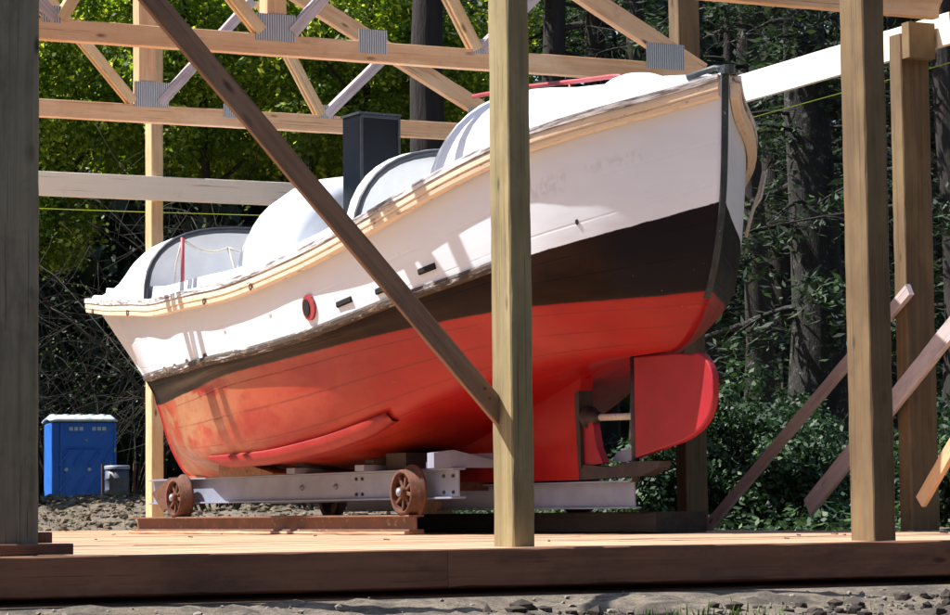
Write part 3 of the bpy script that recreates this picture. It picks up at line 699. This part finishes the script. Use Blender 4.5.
mb.beam((4.205, .182, 3.34), (4.205, .538, 3.34), .02, .025); mb.build('vent_frame', 'dark_trim', boat)
# after turtleback
aft = house('after_turtleback', 'white', [(.06, .04, 3.02, 3.07), (.2, .16, 2.97, 3.11), (.5, .44, 2.88, 3.14), (.9, .76, 2.76, 3.15), (1.4, .96, 2.6, 3.19), (1.9, 1.02, 2.45, 3.26), (2.25, 1.0, 2.3, 3.28), (2.5, .93, 2.2, 3.25), (2.7, .82, 2.15, 3.17), (2.86, .67, 2.1, 3.04), (2.96, .50, 2.1, 2.84), (3.02, .3, 2.1, 2.5), (3.03, .1, 2.1, 2.2)], pw=2.3)
mb = MB(); mb.lathe((1.02, 0, 3.12), (0, 0, 1), [(0, .26), (.04, .25), (.075, .20), (.105, .12), (.115, .0)], 24); mb.build('deck_hatch', 'pale_interior', boat)
mb = MB(); mb.tube([(3.3, .02, 3.40), (2.5, .02, 3.36), (1.7, .02, 3.29), (1.35, .02, 3.265), (1.24, .02, 3.25), (1.19, .02, 3.21), (1.18, .02, 3.13)], .018, 8)
for s_, z_ in ((1.9, 3.30), (2.6, 3.365)): mb.tube([(s_, .02, 3.14), (s_, .02, z_)], .012, 6)
mb.build('grab_rail', 'red_pipe', boat)
mb = MB(); mb.prism([(-.195, 0), (.195, 0), (.195, .018), (-.195, .018)], (4.36, .36, 3.355), (0, 1, 0), (0, 0, 1), (1, 0, 0), .16); lid = mb.build('vent_lid', 'stem_iron', boat)
mb = MB()
for q_ in (2.15, 2.5, 2.85, 3.2):
    for z_ in (0,):
        mb.lathe((4.36+.1, .36+.186, q_), (0, 1, 0), [(0, .016), (.008, .014), (.012, 0)], 8)
pass
mb = MB(); mb.tube([(1.0, -1.06, 2.60), (1.02, -1.03, 2.45), (1.03, -.97, 2.3), (1.06, -.93, 2.12)], .014, 6); mb.tube([(.98, -1.06, 2.58), (.99, -1.02, 2.40), (1.05, -.96, 2.28)], .010, 6); mb.build('fender_rope', 'rope', boat)
# stanchion and ropes in the well
mb = MB(); mb.tube([(6.72, .97, 2.02), (6.72, .97, 2.58)], .018, 8); mb.build('stanchion', 'red_pipe', boat)
mb = MB(); mb.tube([(6.5, .50, 2.1), (6.66, .56, 2.50)], .012, 6); mb.build('stanchion', 'rope', boat)
def sag(a, b, d, n=14): a = Vector(a); b = Vector(b); return [a.lerp(b, i/n)-Vector((0, 0, 4*d*(i/n)*(1-i/n))) for i in range(n+1)]
mb = MB(); mb.tube(sag((6.72, .97, 2.57), (6.66, .56, 2.50), .07), .012, 6); mb.tube(sag((6.66, .56, 2.50), (6.5, -.25, 2.44), .07), .012, 6)
mb.tube([(6.72, .97, 2.57), (6.75, 1.02, 2.35), (6.76, 1.03, 2.1)], .008, 5); mb.build('lifeline', 'rope', boat)
# ------------------------------------------------------------------ cradle on rails
def ibeam(mb, s0, s1, b, z0, z1, fw, tf, tw):
    for z in (z0+tf/2, z1-tf/2): mb.beam((s0, b, z), (s1, b, z), fw, tf, ch=.002)
    mb.beam((s0, b, (z0+z1)/2), (s1, b, (z0+z1)/2), tw, z1-z0-2*tf-.002, ch=.001)
cr = empty('boat_cradle', BO, TH); tag(cr, 'grey steel beam cradle on rusty spoked wheels under the lifeboat', 'cradle')
for b in (.62, -.62):
    mb = MB(); ibeam(mb, 2.55, 8.15, b, .262, .488, .11, .014, .012); mb.build('side_beam', 'grey_steel', cr)
mb = MB(); ibeam(mb, 1.16, 5.5, 0, .175, .372, .10, .012, .012); mb.build('centre_beam', 'grey_steel', cr)
for s_ in (2.62, 2.76, 4.05, 4.15):
    for z_ in (.31, .43):
        mb = MB(); mb.lathe((s_, .626, z_), (0, 1, 0), [(0, .014), (.012, .014), (.014, .008), (.02, 0)], 6); mb.build('bolt', 'dark_iron', cr)
for s_ in (5.1, 4.5):
    mb = MB(); mb.lathe((s_, .626, .375), (0, 1, 0), [(0, .024), (.012, .024), (.014, .012), (.03, .012), (.03, 0)], 8); mb.build('bolt', 'grey_steel', cr)
for s_ in (3.2, 7.5):
    mb = MB(); mb.beam((s_, -.72, .36), (s_, .72, .36), .07, .07); mb.build('axle', 'rust', cr)
for s_ in (4.4, 6.2): 
    mb = MB(); mb.beam((s_, -.60, .32), (s_, .60, .32), .10, .10); mb.build('cross_beam', 'dark_iron', cr)
def wheel(s_, b, sg):
    r = .17; zc = .146+r
    mb = MB()
    mb.lathe((s_, b, zc), (0, -sg, 0), [(0, r-.022), (0, r), (.085, r+.003), (.09, r+.038), (.112, r+.036), (.112, r-.02), (.07, r-.028), (.03, r-.028), (0, r-.022)], 36)
    mb.lathe((s_, b, zc), (0, -sg, 0), [(-.015, 0), (-.015, .038), (.0, .042), (.10, .042), (.10, 0)], 16)
    wo = mb.build('wheel', 'rust', cr)
    mb = MB()
    for k in range(8):
        q = 2*pi*k/8+.2; mb.beam((s_+.035*cos(q), b-sg*.035, zc+.035*sin(q)), (s_+(r-.02)*cos(q), b-sg*.035, zc+(r-.02)*sin(q)), .03, .022, up=(0, 1, 0), ch=.006)
    sp = mb.build('spoke', 'rust', cr); sp.parent = wo
    mb = MB(); mb.lathe((s_, b+sg*.015, zc), (0, sg, 0), [(0, .03), (.012, .028), (.018, 0)], 12); cp = mb.build('hub_cap', 'grey_steel', cr); cp.parent = wo
for s_ in (3.06, 7.25):
    wheel(s_, .83, 1); wheel(s_, -.83, -1)
mb = MB(); mb.prism([(7.3, .30), (7.75, .20), (8.0, .36), (7.6, .50), (7.35, .50)], (0, .70, 0), (1, 0, 0), (0, 0, 1), (0, 1, 0), .012); mb.build('end_bracket', 'rust', cr)
mb = MB(); mb.prism([(-.6, .49), (.72, .49), (.72, .60), (.55, .62), (0, .50), (-.6, .50)], (2.62, .1, 0), (0, 1, 0), (0, 0, 1), (1, 0, 0), .05); mb.build('cradle_arm', 'grey_steel', cr)
# chocks between beams and hull
def chock(name, poly, s_, th, mat, label):
    mb = MB(); mb.prism(poly, BO_local(s_), bu, Zv, bn, th); return tag(mb.build(name, mat), label, 'chock', 'chocks wedged between hull and cradle')
bu = Vector((cos(TH), sin(TH), 0)); bn = Vector((-sin(TH), cos(TH), 0))
def BO_local(b): return BO+bn*b
mb = MB(); mb.prism([(5.3, .489), (6.35, .489), (6.35, .64), (6.1, .63), (5.3, .50)], BO_local(.70), bu, Zv, bn, .10)
tag(mb.build('timber_chock', 'brown_wood'), 'weathered brown wooden chock under the bow, at the left end of the grey beam', 'chock', 'chocks wedged between hull and cradle')
for s_, lab in ((5.05, 'small grey chock beside the brown one, halfway along the beam'), (3.85, 'small grey chock just left of the right-hand spoked wheel'), (2.72, 'pale grey chock at the stern end of the side beam')):
    root = empty('wedge_chock', BO+bu*s_+bn*.62+Zv*.489, 0.); tag(root, lab, 'chock', 'chocks wedged between hull and cradle')
    o_ = BO+bu*s_
    mb = MB(); mb.prism([(.50, .489), (.76, .489), (.76, .535), (.50, .535)], o_, bn, Zv, bu, .075); mb.build('base_block', 'grey_steel', root)
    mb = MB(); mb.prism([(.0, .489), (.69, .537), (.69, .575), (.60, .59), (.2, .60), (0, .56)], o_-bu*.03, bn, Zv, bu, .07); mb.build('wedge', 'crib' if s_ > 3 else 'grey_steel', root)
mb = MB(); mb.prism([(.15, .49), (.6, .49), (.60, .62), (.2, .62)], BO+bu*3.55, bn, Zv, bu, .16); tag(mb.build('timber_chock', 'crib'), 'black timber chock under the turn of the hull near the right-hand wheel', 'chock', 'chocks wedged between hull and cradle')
# rails
for b, s0, s1, m, lab in ((.76, 2.95, 8.2, 'rust_rail', 'rusty rail beam nearest the viewer, ending below the right-hand wheel'), (-.76, 2.2, 8.6, 'crib', 'dark rail beam on the far side, in the shade under the stern')):  # far rail gets near-black wood; shade under the stern is put into its colour
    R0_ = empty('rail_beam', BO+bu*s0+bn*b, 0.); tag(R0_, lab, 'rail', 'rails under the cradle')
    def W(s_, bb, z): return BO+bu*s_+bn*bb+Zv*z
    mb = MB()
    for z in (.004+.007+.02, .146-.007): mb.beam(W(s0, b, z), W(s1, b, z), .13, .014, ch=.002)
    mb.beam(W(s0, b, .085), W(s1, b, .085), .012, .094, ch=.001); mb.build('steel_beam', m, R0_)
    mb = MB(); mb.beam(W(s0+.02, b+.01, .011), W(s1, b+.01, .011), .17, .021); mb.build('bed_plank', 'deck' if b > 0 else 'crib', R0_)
for s_, bb, lab in ((1.75, -.25, 'dark timber crib stacked under the stern beam'), ):
    pass
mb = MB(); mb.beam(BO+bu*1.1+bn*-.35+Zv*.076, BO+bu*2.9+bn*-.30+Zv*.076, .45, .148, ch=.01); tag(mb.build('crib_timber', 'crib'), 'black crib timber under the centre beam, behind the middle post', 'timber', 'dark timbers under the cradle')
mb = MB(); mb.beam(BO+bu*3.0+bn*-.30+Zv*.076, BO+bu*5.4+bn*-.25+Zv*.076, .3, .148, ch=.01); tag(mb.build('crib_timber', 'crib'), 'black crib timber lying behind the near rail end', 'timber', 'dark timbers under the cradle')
mb = MB(); mb.block(BO+bu*3.95+bn*.1+Zv*.20, (.12, .38, .10), TH); tag(mb.build('wood_block', 'fir_pale'), 'small yellow wood block seen under the beam left of the right-hand wheel', 'block')
# ------------------------------------------------------------------ portable toilet and drum
PC = polar((78.5-475)/2600, 62, 0); PC.z = gz(PC.x, PC.y)+.02; pr = R_(-8)
pt = empty('portable_toilet', PC, pr); tag(pt, 'blue portable toilet with pale roof at the edge of the woods', 'toilet')
W_, D_, H_ = 1.52, 1.3, 1.88
mb = MB(); mb.prism([(-W_/2, 0), (W_/2, 0), (W_/2, H_), (-W_/2, H_)], (0, 0, 0), (1, 0, 0), (0, 0, 1), (0, 1, 0), D_/2); o = mb.build('wall', 'blue_plastic', pt); md = o.modifiers.new('b', 'BEVEL'); md.width = .05; md.segments = 3
mb = MB()
for x in (-W_/2+.02, -W_/2+.22, W_/2-.02): mb.beam((x, -D_/2-.02, .05), (x, -D_/2-.02, H_-.02), .05, .05, up=(0, 1, 0), ch=.012)
mb.beam((-W_/2, -D_/2-.02, .05), (W_/2, -D_/2-.02, .05), .05, .10, ch=.012)
for z0, z1 in ((.25, .6), (.85, 1.2)):
    for x in (-.45, -.1, .25, .55): mb.beam((x-.14, -D_/2-.03, z0), (x+.12, -D_/2-.03, z1), .06, .05, ch=.015)
mb.beam((-.42, -D_/2-.01, 1.28), (.5, -D_/2-.01, 1.28), .03, .03, ch=.01)
mb.build('frame_rib', 'blue_plastic', pt)
mb = MB(); mb.prism([(-.34, .12), (.34, .12), (.34, 1.22), (-.34, 1.22)], (-.1, -D_/2-.006, 0), (1, 0, 0), (0, 0, 1), (0, 1, 0), .012); dr = mb.build('door', 'blue_plastic', pt)
for x in (-.42, .12):
    mb = MB(); mb.lathe((x, -D_/2-.03, .76), (0, -1, 0), [(0, .045), (.03, .045), (.04, 0)], 12); mb.build('latch', 'pale_roof', pt)
for x0 in (-.40, .14):
    for k in range(3):
        mb = MB(); mb.block((x0+k*.12+.1, -D_/2-.006, H_-.16), (.09, .02, .09)); mb.build('vent', 'pale_roof', pt)
mb = MB(); rows = []
for i in range(9):
    y_ = -D_/2-.05+(D_+.1)*i/8; hh = .17*sin(pi*(i+.6)/9.2)
    rows.append([(x, y_, H_+.0+hh*(1 if abs(x) < .75 else .45)) for x in [-W_/2-.04, -W_/2+.06]+[-.6+.1*k for k in range(13)]+[W_/2-.06, W_/2+.04]])
mb.grid(rows); rf = mb.build('roof', 'pale_roof', pt, solid=.05)
for x in (-.66, -.36, -.06, .24, .5):
    mb = MB(); mb.lathe((x, -.25, H_+.10), (0, 0, 1), [(0, .11), (.05, .11), (.09, .08), (.10, 0)], 12)
    mb.build('roof_knob', 'pale_roof', pt)
DC = polar((116-475)/2600, 60, 0); DC.z = gz(DC.x, DC.y)+.03
dr_ = empty('waste_drum', DC, 0.01); tag(dr_, 'dark grey drum with banded lid beside the blue toilet', 'drum')
mb = MB(); mb.lathe((0, 0, 0), (0, 0, 1), [(0, 0), (0, .27), (.22, .28), (.24, .295), (.26, .28), (.48, .28), (.50, .295), (.52, .28), (.72, .27), (.72, 0)], 24); mb.build('body', 'drum', dr_)
mb = MB(); mb.lathe((0, 0, .72), (0, 0, 1), [(0, .29), (.07, .30), (.09, .27), (.09, 0)], 24); mb.build('lid', 'grey_steel', dr_)
for x in (-.38, .38):
    mb = MB(); mb.beam((x, -.1, 0), (x, -.1, .85), .05, .05, up=(0, 1, 0)); mb.build('stake', 'rust', dr_)
# ------------------------------------------------------------------ vegetation
def leaves_obj(name, mat, C, Nrm, size, aspect, parent=None, kind=None, origin=(0, 0, 0), lr=None):
    """C: n x 3 leaf centres; Nrm: n x 3 leaf normals; one rhombus each"""
    n = len(C); Nrm = Nrm/np.linalg.norm(Nrm, axis=1, keepdims=True)
    a = np.cross(Nrm, RNG.normal(size=(n, 3))); a /= np.linalg.norm(a, axis=1, keepdims=True); b = np.cross(Nrm, a)
    sz = (size*(.6+.8*RNG.random(n)))[:, None]
    V = np.stack([C-a*sz*.5, C+b*sz*.5*aspect, C+a*sz*.5+Nrm*sz*.08, C-b*sz*.5*aspect], 1).reshape(-1, 3)-np.array(origin)
    me = bpy.data.meshes.new(name); me.vertices.add(4*n); me.vertices.foreach_set('co', V.astype(np.float32).ravel())
    me.loops.add(4*n); me.loops.foreach_set('vertex_index', np.arange(4*n, dtype=np.int32))
    me.polygons.add(n); me.polygons.foreach_set('loop_start', np.arange(0, 4*n, 4, dtype=np.int32)); me.polygons.foreach_set('loop_total', np.full(n, 4, dtype=np.int32))
    me.update(calc_edges=True)
    at = me.attributes.new('lr', 'FLOAT', 'POINT'); r = RNG.random(n) if lr is None else lr; at.data.foreach_set('value', np.repeat(r, 4).astype(np.float32))
    me.materials.append(MT[mat]); o = bpy.data.objects.new(name, me); link(o)
    if parent is not None: o.parent = parent
    else: o.location = origin
    return o
def crown_pts(c, rad, n, clumps, cr_, shell=.5):
    k = RNG.normal(size=(clumps, 3)); k /= np.linalg.norm(k, axis=1, keepdims=True); k *= (shell+(1-shell)*RNG.random(clumps))[:, None]
    cc = np.array(c)+k*np.array(rad)
    i = RNG.integers(0, clumps, n); q = RNG.normal(size=(n, 3)); q /= np.linalg.norm(q, axis=1, keepdims=True); q *= (RNG.random(n)**.5)[:, None]
    q[:, 2] *= .7
    cs = cr_*(.6+.8*RNG.random(clumps))
    lrc = RNG.random(clumps)
    nr = q+np.array([0, 0, .5])+RNG.normal(size=(n, 3))*.5
    return cc[i]+q*cs[i][:, None], nr, np.clip(.6*RNG.random(n)+.4*lrc[i], 0, 1)
def limb_path(a, d, L, bend, n=6, wob=.1):
    p = Vector(a); d = Vector(d).normalized(); o = [p.copy()]
    for i in range(n):
        d = (d+Vector((random.uniform(-wob, wob), random.uniform(-wob, wob), random.uniform(-wob, wob)+bend/n))).normalized(); p = p+d*L/n; o.append(p.copy())
    return o
def broadleaf(name, off, d, h, rt, crown, label, group, mat='leaf_lime', nleaf=9000, ls=.13, bark='bark', cat='tree', clump=.55, nc=60, lean=0.):
    """crown: list of (dx, dy, z, rx, ry, rz)"""
    B = polar(off, d); B.z = gz(B.x, B.y)-.05
    T = empty(name, B, 0.); tag(T, label, cat, group)
    mb = MB(); pts = [B+Vector((lean*h*(i/8)**1.3+.05*sin(i*1.7)*i/8, .06*cos(i*2.1)*i/8, h*i/8)) for i in range(9)]
    mb.tube(pts, [rt*(1.25 if i == 0 else 1-.08*i) for i in range(9)], 12)
    for k in range(7):
        a = pts[random.randint(3, 7)]; q = random.random()*6.3
        mb.tube(limb_path(a, (cos(q), sin(q), .7), h*.3, .2), rt*.35, 6, rt*.05)
    mb.build('trunk', bark, T)
    Cs = []; Ns = []; Ls = []
    for (dx, dy, z, rx, ry, rz) in crown:
        c = B+Rv*dx+Dv*dy+Zv*z
        a, b, l = crown_pts((c.x, c.y, c.z), (rx, ry, rz), nleaf//len(crown), nc, clump); Cs.append(a); Ns.append(b); Ls.append(l)
    o = leaves_obj('crown', mat, np.concatenate(Cs), np.concatenate(Ns), ls, .6, T, origin=tuple(B), lr=np.concatenate(Ls))
    return T
def conifer(off, d, h, rt, label, z0=1.5, spread=2., mat='needle', bark='bark', nb=40, dens=120, bare=.3, droop=-.5):
    B = polar(off, d); B.z = gz(B.x, B.y)-.05
    T = empty('conifer_tree', B, 0.); tag(T, label, 'tree', 'tall dark conifers standing behind the frame')
    mb = MB(); mb.tube([B+Vector((.04*sin(i), .04*cos(1.3*i), h*i/12)) for i in range(13)], [rt*(1.3 if i == 0 else 1.08 if i == 1 else 1-.065*i) for i in range(13)], 20)
    Cs = []; Ns = []
    for k in range(nb):
        z = z0+(h-z0)*random.random()**.9; q = random.random()*6.3; L = spread*(1-.5*z/h)*(.5+.8*random.random())
        pth = limb_path(B+Vector((0, 0, z)), (cos(q), sin(q), .12), L, droop, 7, .12)
        mb.tube(pth, .022+.012*L, 6, .004)
        if random.random() < bare:
            for p in pth[2:]:
                for _ in range(3): mb.tube(limb_path(p, (random.uniform(-1, 1), random.uniform(-1, 1), random.uniform(-.8, .3)), .35, -.2, 3, .3), .006, 4, .002)
            continue
        P = np.array([tuple(p) for p in pth]); n = int(dens*L); i = RNG.random(n)**.7*(len(P)-1.001); j = i.astype(int); f = (i-j)[:, None]
        c = P[j]*(1-f)+P[j+1]*f; w_ = RNG.normal(size=(n, 3))*np.array([.22, .22, .10])*(.4+.6*i/len(P))[:, None]; w_[:, 2] -= abs(RNG.normal(size=n))*.16
        Cs.append(c+w_); Ns.append(RNG.normal(size=(n, 3))*.5+np.array([0, 0, 1]))
    mb.build('trunk', bark, T)
    leaves_obj('crown', mat, np.concatenate(Cs), np.concatenate(Ns), .15, .32, T, origin=tuple(B))
    return T
def ox(px): return (px-475)/2600
# lit broadleaf wall on the left and centre
G1 = 'sunlit leafy trees behind the frame'
specs = [(30, 44, 'leftmost leafy tree, above the blue toilet'), (158, 47, 'leafy tree behind the pale slender post'), (205, 43, 'yellow green tree behind the nail plates of the far truss'),
         (290, 46, 'yellow green leafy tree left of the black box on the boat'), (370, 42, 'brightest yellow green tree, just left of the big dark trunk'), (455, 48, 'leafy tree showing between the big dark trunk and the middle post'),(545, 50, 'dim green tree right of the middle post, above the stern turtleback')]
for i, (px, d, lab) in enumerate(specs):
    d_ = d*1.0
    cr_l = [(0, 0, 9.0, 1.9, 1.6, 2.2), (.2, .2, 7.1, 2.0, 1.5, 1.5)] + ([(-.3, 0, 5.0, 1.5, 1.2, .9)] if i in (0, 5) else [])
    if i == 6: cr_l = [(0, 0, 9.6, 1.5, 1.5, 1.2)]
    broadleaf('leafy_tree', ox(px), d_, 8.5, .13, cr_l, lab, G1, mat='leaf_lime' if i < 6 else 'leaf_green', nleaf=34000 if i < 6 else 4000, ls=.105, nc=110, clump=.5)
# big dark trunk
def bigtrunk(px, d, r, h, label, bark, z0=6, nb=26, **k):
    return conifer(ox(px), d, h, r, label, z0=z0, bark=bark, nb=nb, **k)
bigtrunk(432, 36, .34, 15, 'thick dark trunk rising behind the truss left of the middle post', 'bark', z0=9.5, nb=14)
bigtrunk(815, 29, .34, 14, 'thick lichen spotted trunk left of the nearest brown post', 'bark_lichen', z0=1.8, nb=60, spread=2.4)
bigtrunk(756, 33, .20, 14, 'dark bare trunk between the rudder and the lichen spotted trunk', 'bark', z0=2.5, nb=34)
bigtrunk(700, 31, .22, 14, 'grey trunk rising directly above the stern post', 'bark_lichen', z0=3.0, nb=30)
bigtrunk(560, 38, .26, 15, 'dark trunk above the stern turtleback right of the middle post', 'bark', z0=4.5, nb=40)
bigtrunk(640, 40, .2, 15, 'thin dark trunk behind the end of the middle truss', 'bark', z0=4.5, nb=40)
bigtrunk(958, 27, .2, 13, 'dark trunk at the right edge of the picture', 'bark', z0=1.2, nb=40)
bigtrunk(780, 42, .3, 16, 'far dark conifer filling the gap left of the lichen spotted trunk', 'bark', z0=1.0, nb=110, spread=3.2)
bigtrunk(865, 37, .12, 13, 'slim far conifer between the lichen spotted trunk and the nearest brown post', 'bark', z0=.8, nb=80, spread=2.4)
bigtrunk(735, 45, .2, 15, 'far dark conifer above the rudder', 'bark', z0=.8, nb=100, spread=3)
bigtrunk(905, 44, .3, 16, 'far dark conifer behind the right-hand posts', 'bark', z0=1.0, nb=100, spread=3.2)
bigtrunk(600, 47, .3, 17, 'far dark conifer above the stern turtleback', 'bark', z0=3, nb=60, spread=2.8)
# bare arching shrubs on the left
def bareshrub(px, d, h, label, n=26, leafy=500):
    B = polar(ox(px), d); B.z = gz(B.x, B.y)
    T = empty('bare_shrub', B, 0.); tag(T, label, 'shrub', 'bare twiggy shrubs under the leafy trees')
    mb = MB(); tips = []
    for k in range(n):
        q = random.random()*6.3; a = B+Vector((.3*cos(q), .3*sin(q), 0))
        pth = limb_path(a, (cos(q)*.5, sin(q)*.5, 1.2), h*(.6+.5*random.random()), -.9, 10, .12)
        mb.tube(pth, .018, 5, .004)
        for p in pth[3:]:
            for _ in range(2):
                t2 = limb_path(p, (random.uniform(-1, 1), random.uniform(-1, 1), random.uniform(-.5, .8)), h*.16, -.2, 4, .25); mb.tube(t2, .007, 4, .002); tips.append(t2[-1])
    mb.build('stem', 'twig', T)
    tp = np.array([tuple(p) for p in tips]); i = RNG.integers(0, len(tp), leafy)
    leaves_obj('foliage', 'leaf_green', tp[i]+RNG.normal(size=(leafy, 3))*.12, RNG.normal(size=(leafy, 3))+np.array([0, 0, .7]), .08, .6, T, origin=tuple(B))
bareshrub(70, 66, 9.0, 'bare arching shrub above and behind the blue toilet', 40, 1200)
bareshrub(128, 65, 8.5, 'bare arching shrub left of the pale slender post')
bareshrub(215, 39, 6.2, 'bare twiggy shrub seen over the bow')
bareshrub(320, 38, 6.4, 'bare twiggy shrub seen left of the black box')
# undergrowth on the right
def bush(px, d, r, h, label, n=7500, mat='salal', ls=.062):
    B = polar(ox(px), d); B.z = gz(B.x, B.y)
    T = empty('leafy_bush', B, 0.); tag(T, label, 'bush', 'undergrowth bushes right of the rudder')
    mb = MB()
    for k in range(12):
        q = random.random()*6.3; mb.tube(limb_path(B, (cos(q)*.6, sin(q)*.6, 1), h*.9, -.1, 6, .15), .010, 5, .003)
    mb.build('stem', 'twig', T)
    a, b, l = crown_pts((B.x, B.y, B.z+h*.5), (r, r*.8, h*.5), n, 60, .24, .2)
    a[:, 2] = np.maximum(a[:, 2], B.z+.02)
    leaves_obj('foliage', mat, a, b, ls, .6, T, origin=tuple(B), lr=l)
for px, d, r, h, lab in ((660, 24, .6, 1.0, 'bush directly behind the lower edge of the rudder'), (735, 24.5, .7, 1.45, 'leafy bush right of the rudder'), (700, 27, .7, 1.2, 'bush behind the foot of the post behind the rudder'), (790, 24, .7, 1.05, 'bush under the hanging end of the wide brace'),
                         (840, 26, .7, 1.1, 'bush left of the nearest brown post'), (880, 25, .6, .9, 'low bush between the two right-hand posts'), (960, 22, .6, 1.0, 'bush at the right edge of the picture'), (765, 28, .8, 1.7, 'tall bush below the dark bare trunk'), (620, 28, .6, .8, 'low bush seen through the propeller opening')):
    bush(px, d, r, h, lab)
# forest mass far behind and undergrowth carpet
n = 70000
off = RNG.uniform(-.30, .30, n); d = RNG.uniform(67, 82, n); z = RNG.uniform(-.5, 19, n)
Rn, Dn = np.array(Rv), np.array(Dv)
Cc = Rn*(off*d)[:, None]+Dn*d[:, None]; Cc[:, 2] = z
o = leaves_obj('distant_forest', 'leaf_dark', Cc, RNG.normal(size=(n, 3))+np.array([0, 0, .6]), .62, .6)
tag(o, 'dark mass of forest foliage far behind everything', 'forest', kind='stuff')
# woods all round the clearing, outside the picture, which close off the low sky
n = 42000
an = RNG.uniform(.30, 2*pi-.30, n); rr_ = RNG.uniform(38, 50, n); Cc = np.stack([np.sin(AZ+an)*rr_+6, np.cos(AZ+an)*rr_+10, RNG.uniform(-2, 19, n)], 1)
o = leaves_obj('surrounding_forest', 'leaf_dark', Cc, RNG.normal(size=(n, 3)), 1.3, .6)
tag(o, 'dark woods closing in the clearing on the other sides', 'forest', kind='stuff')
n = 16000
off = RNG.uniform(-.02, .24, n); d = RNG.uniform(21.5, 34, n); Cc = Rn*(off*d)[:, None]+Dn*d[:, None]
keep = Cc[:, 0] > 11.0; Cc = Cc[keep]; n = len(Cc)
Cc[:, 2] = [gz(x, y)+.02+.25*random.random()**2 for x, y, _ in Cc]
o = leaves_obj('ground_cover', 'salal', Cc, RNG.normal(size=(n, 3))*.5+np.array([0, 0, 1]), .08, .6); tag(o, 'low green ground cover right of the deck', 'ground cover', kind='stuff')
# grass: tufts in the foreground and along the wood edge
def blades(name, pts, h, label):
    mb = MB()
    for x, y, hh in pts:
        z = gzn(x, y)-.01; q = random.random()*6.3; l = random.uniform(.2, .7)*hh; wd = hh*.05+.0012
        a = Vector((cos(q), sin(q), 0)); b = Vector((-sin(q), cos(q), 0)); p = Vector((x, y, z))
        mb.add([p-b*wd, p+b*wd, p+a*l*.4+b*wd*.7+Zv*hh*.6, p+a*l*.4-b*wd*.7+Zv*hh*.6, p+a*l+Zv*hh], [(0, 1, 2, 3), (3, 2, 4)])
    o = mb.build(name, 'grass', fix=False, origin=(0, 0, 0)); tag(o, label, 'grass', kind='stuff')
    at = o.data.attributes.new('lr', 'FLOAT', 'POINT'); at.data.foreach_set('value', np.repeat(RNG.random(len(mb.v)//5), 5).astype(np.float32))
pts = []
for cx, cy, nn, rr, hh in ((5.62, 9.45, 160, .16, .055), (5.35, 9.6, 60, .12, .04), (4.1, 9.5, 30, .2, .03), (6.4, 9.6, 30, .2, .03), (4.9, 9.0, 8, .05, .05), (2.9, 9.4, 16, .3, .03), (6.9, 9.7, 30, .3, .03)):
    for _ in range(nn): pts.append((random.gauss(cx, rr), random.gauss(cy, rr*.6), hh*random.uniform(.5, 1.2)))
for _ in range(2600):
    a = polar(ox(random.uniform(20, 330)), random.uniform(50, 61)); pts.append((a.x, a.y, random.uniform(.06, .16)))
for _ in range(900):
    a = polar(ox(random.uniform(30, 640)), random.uniform(32, 50)); pts.append((a.x, a.y, random.uniform(.03, .09)))
blades('grass', pts, 1, 'green grass blades in thin tufts on the dirt and by the wood edge')
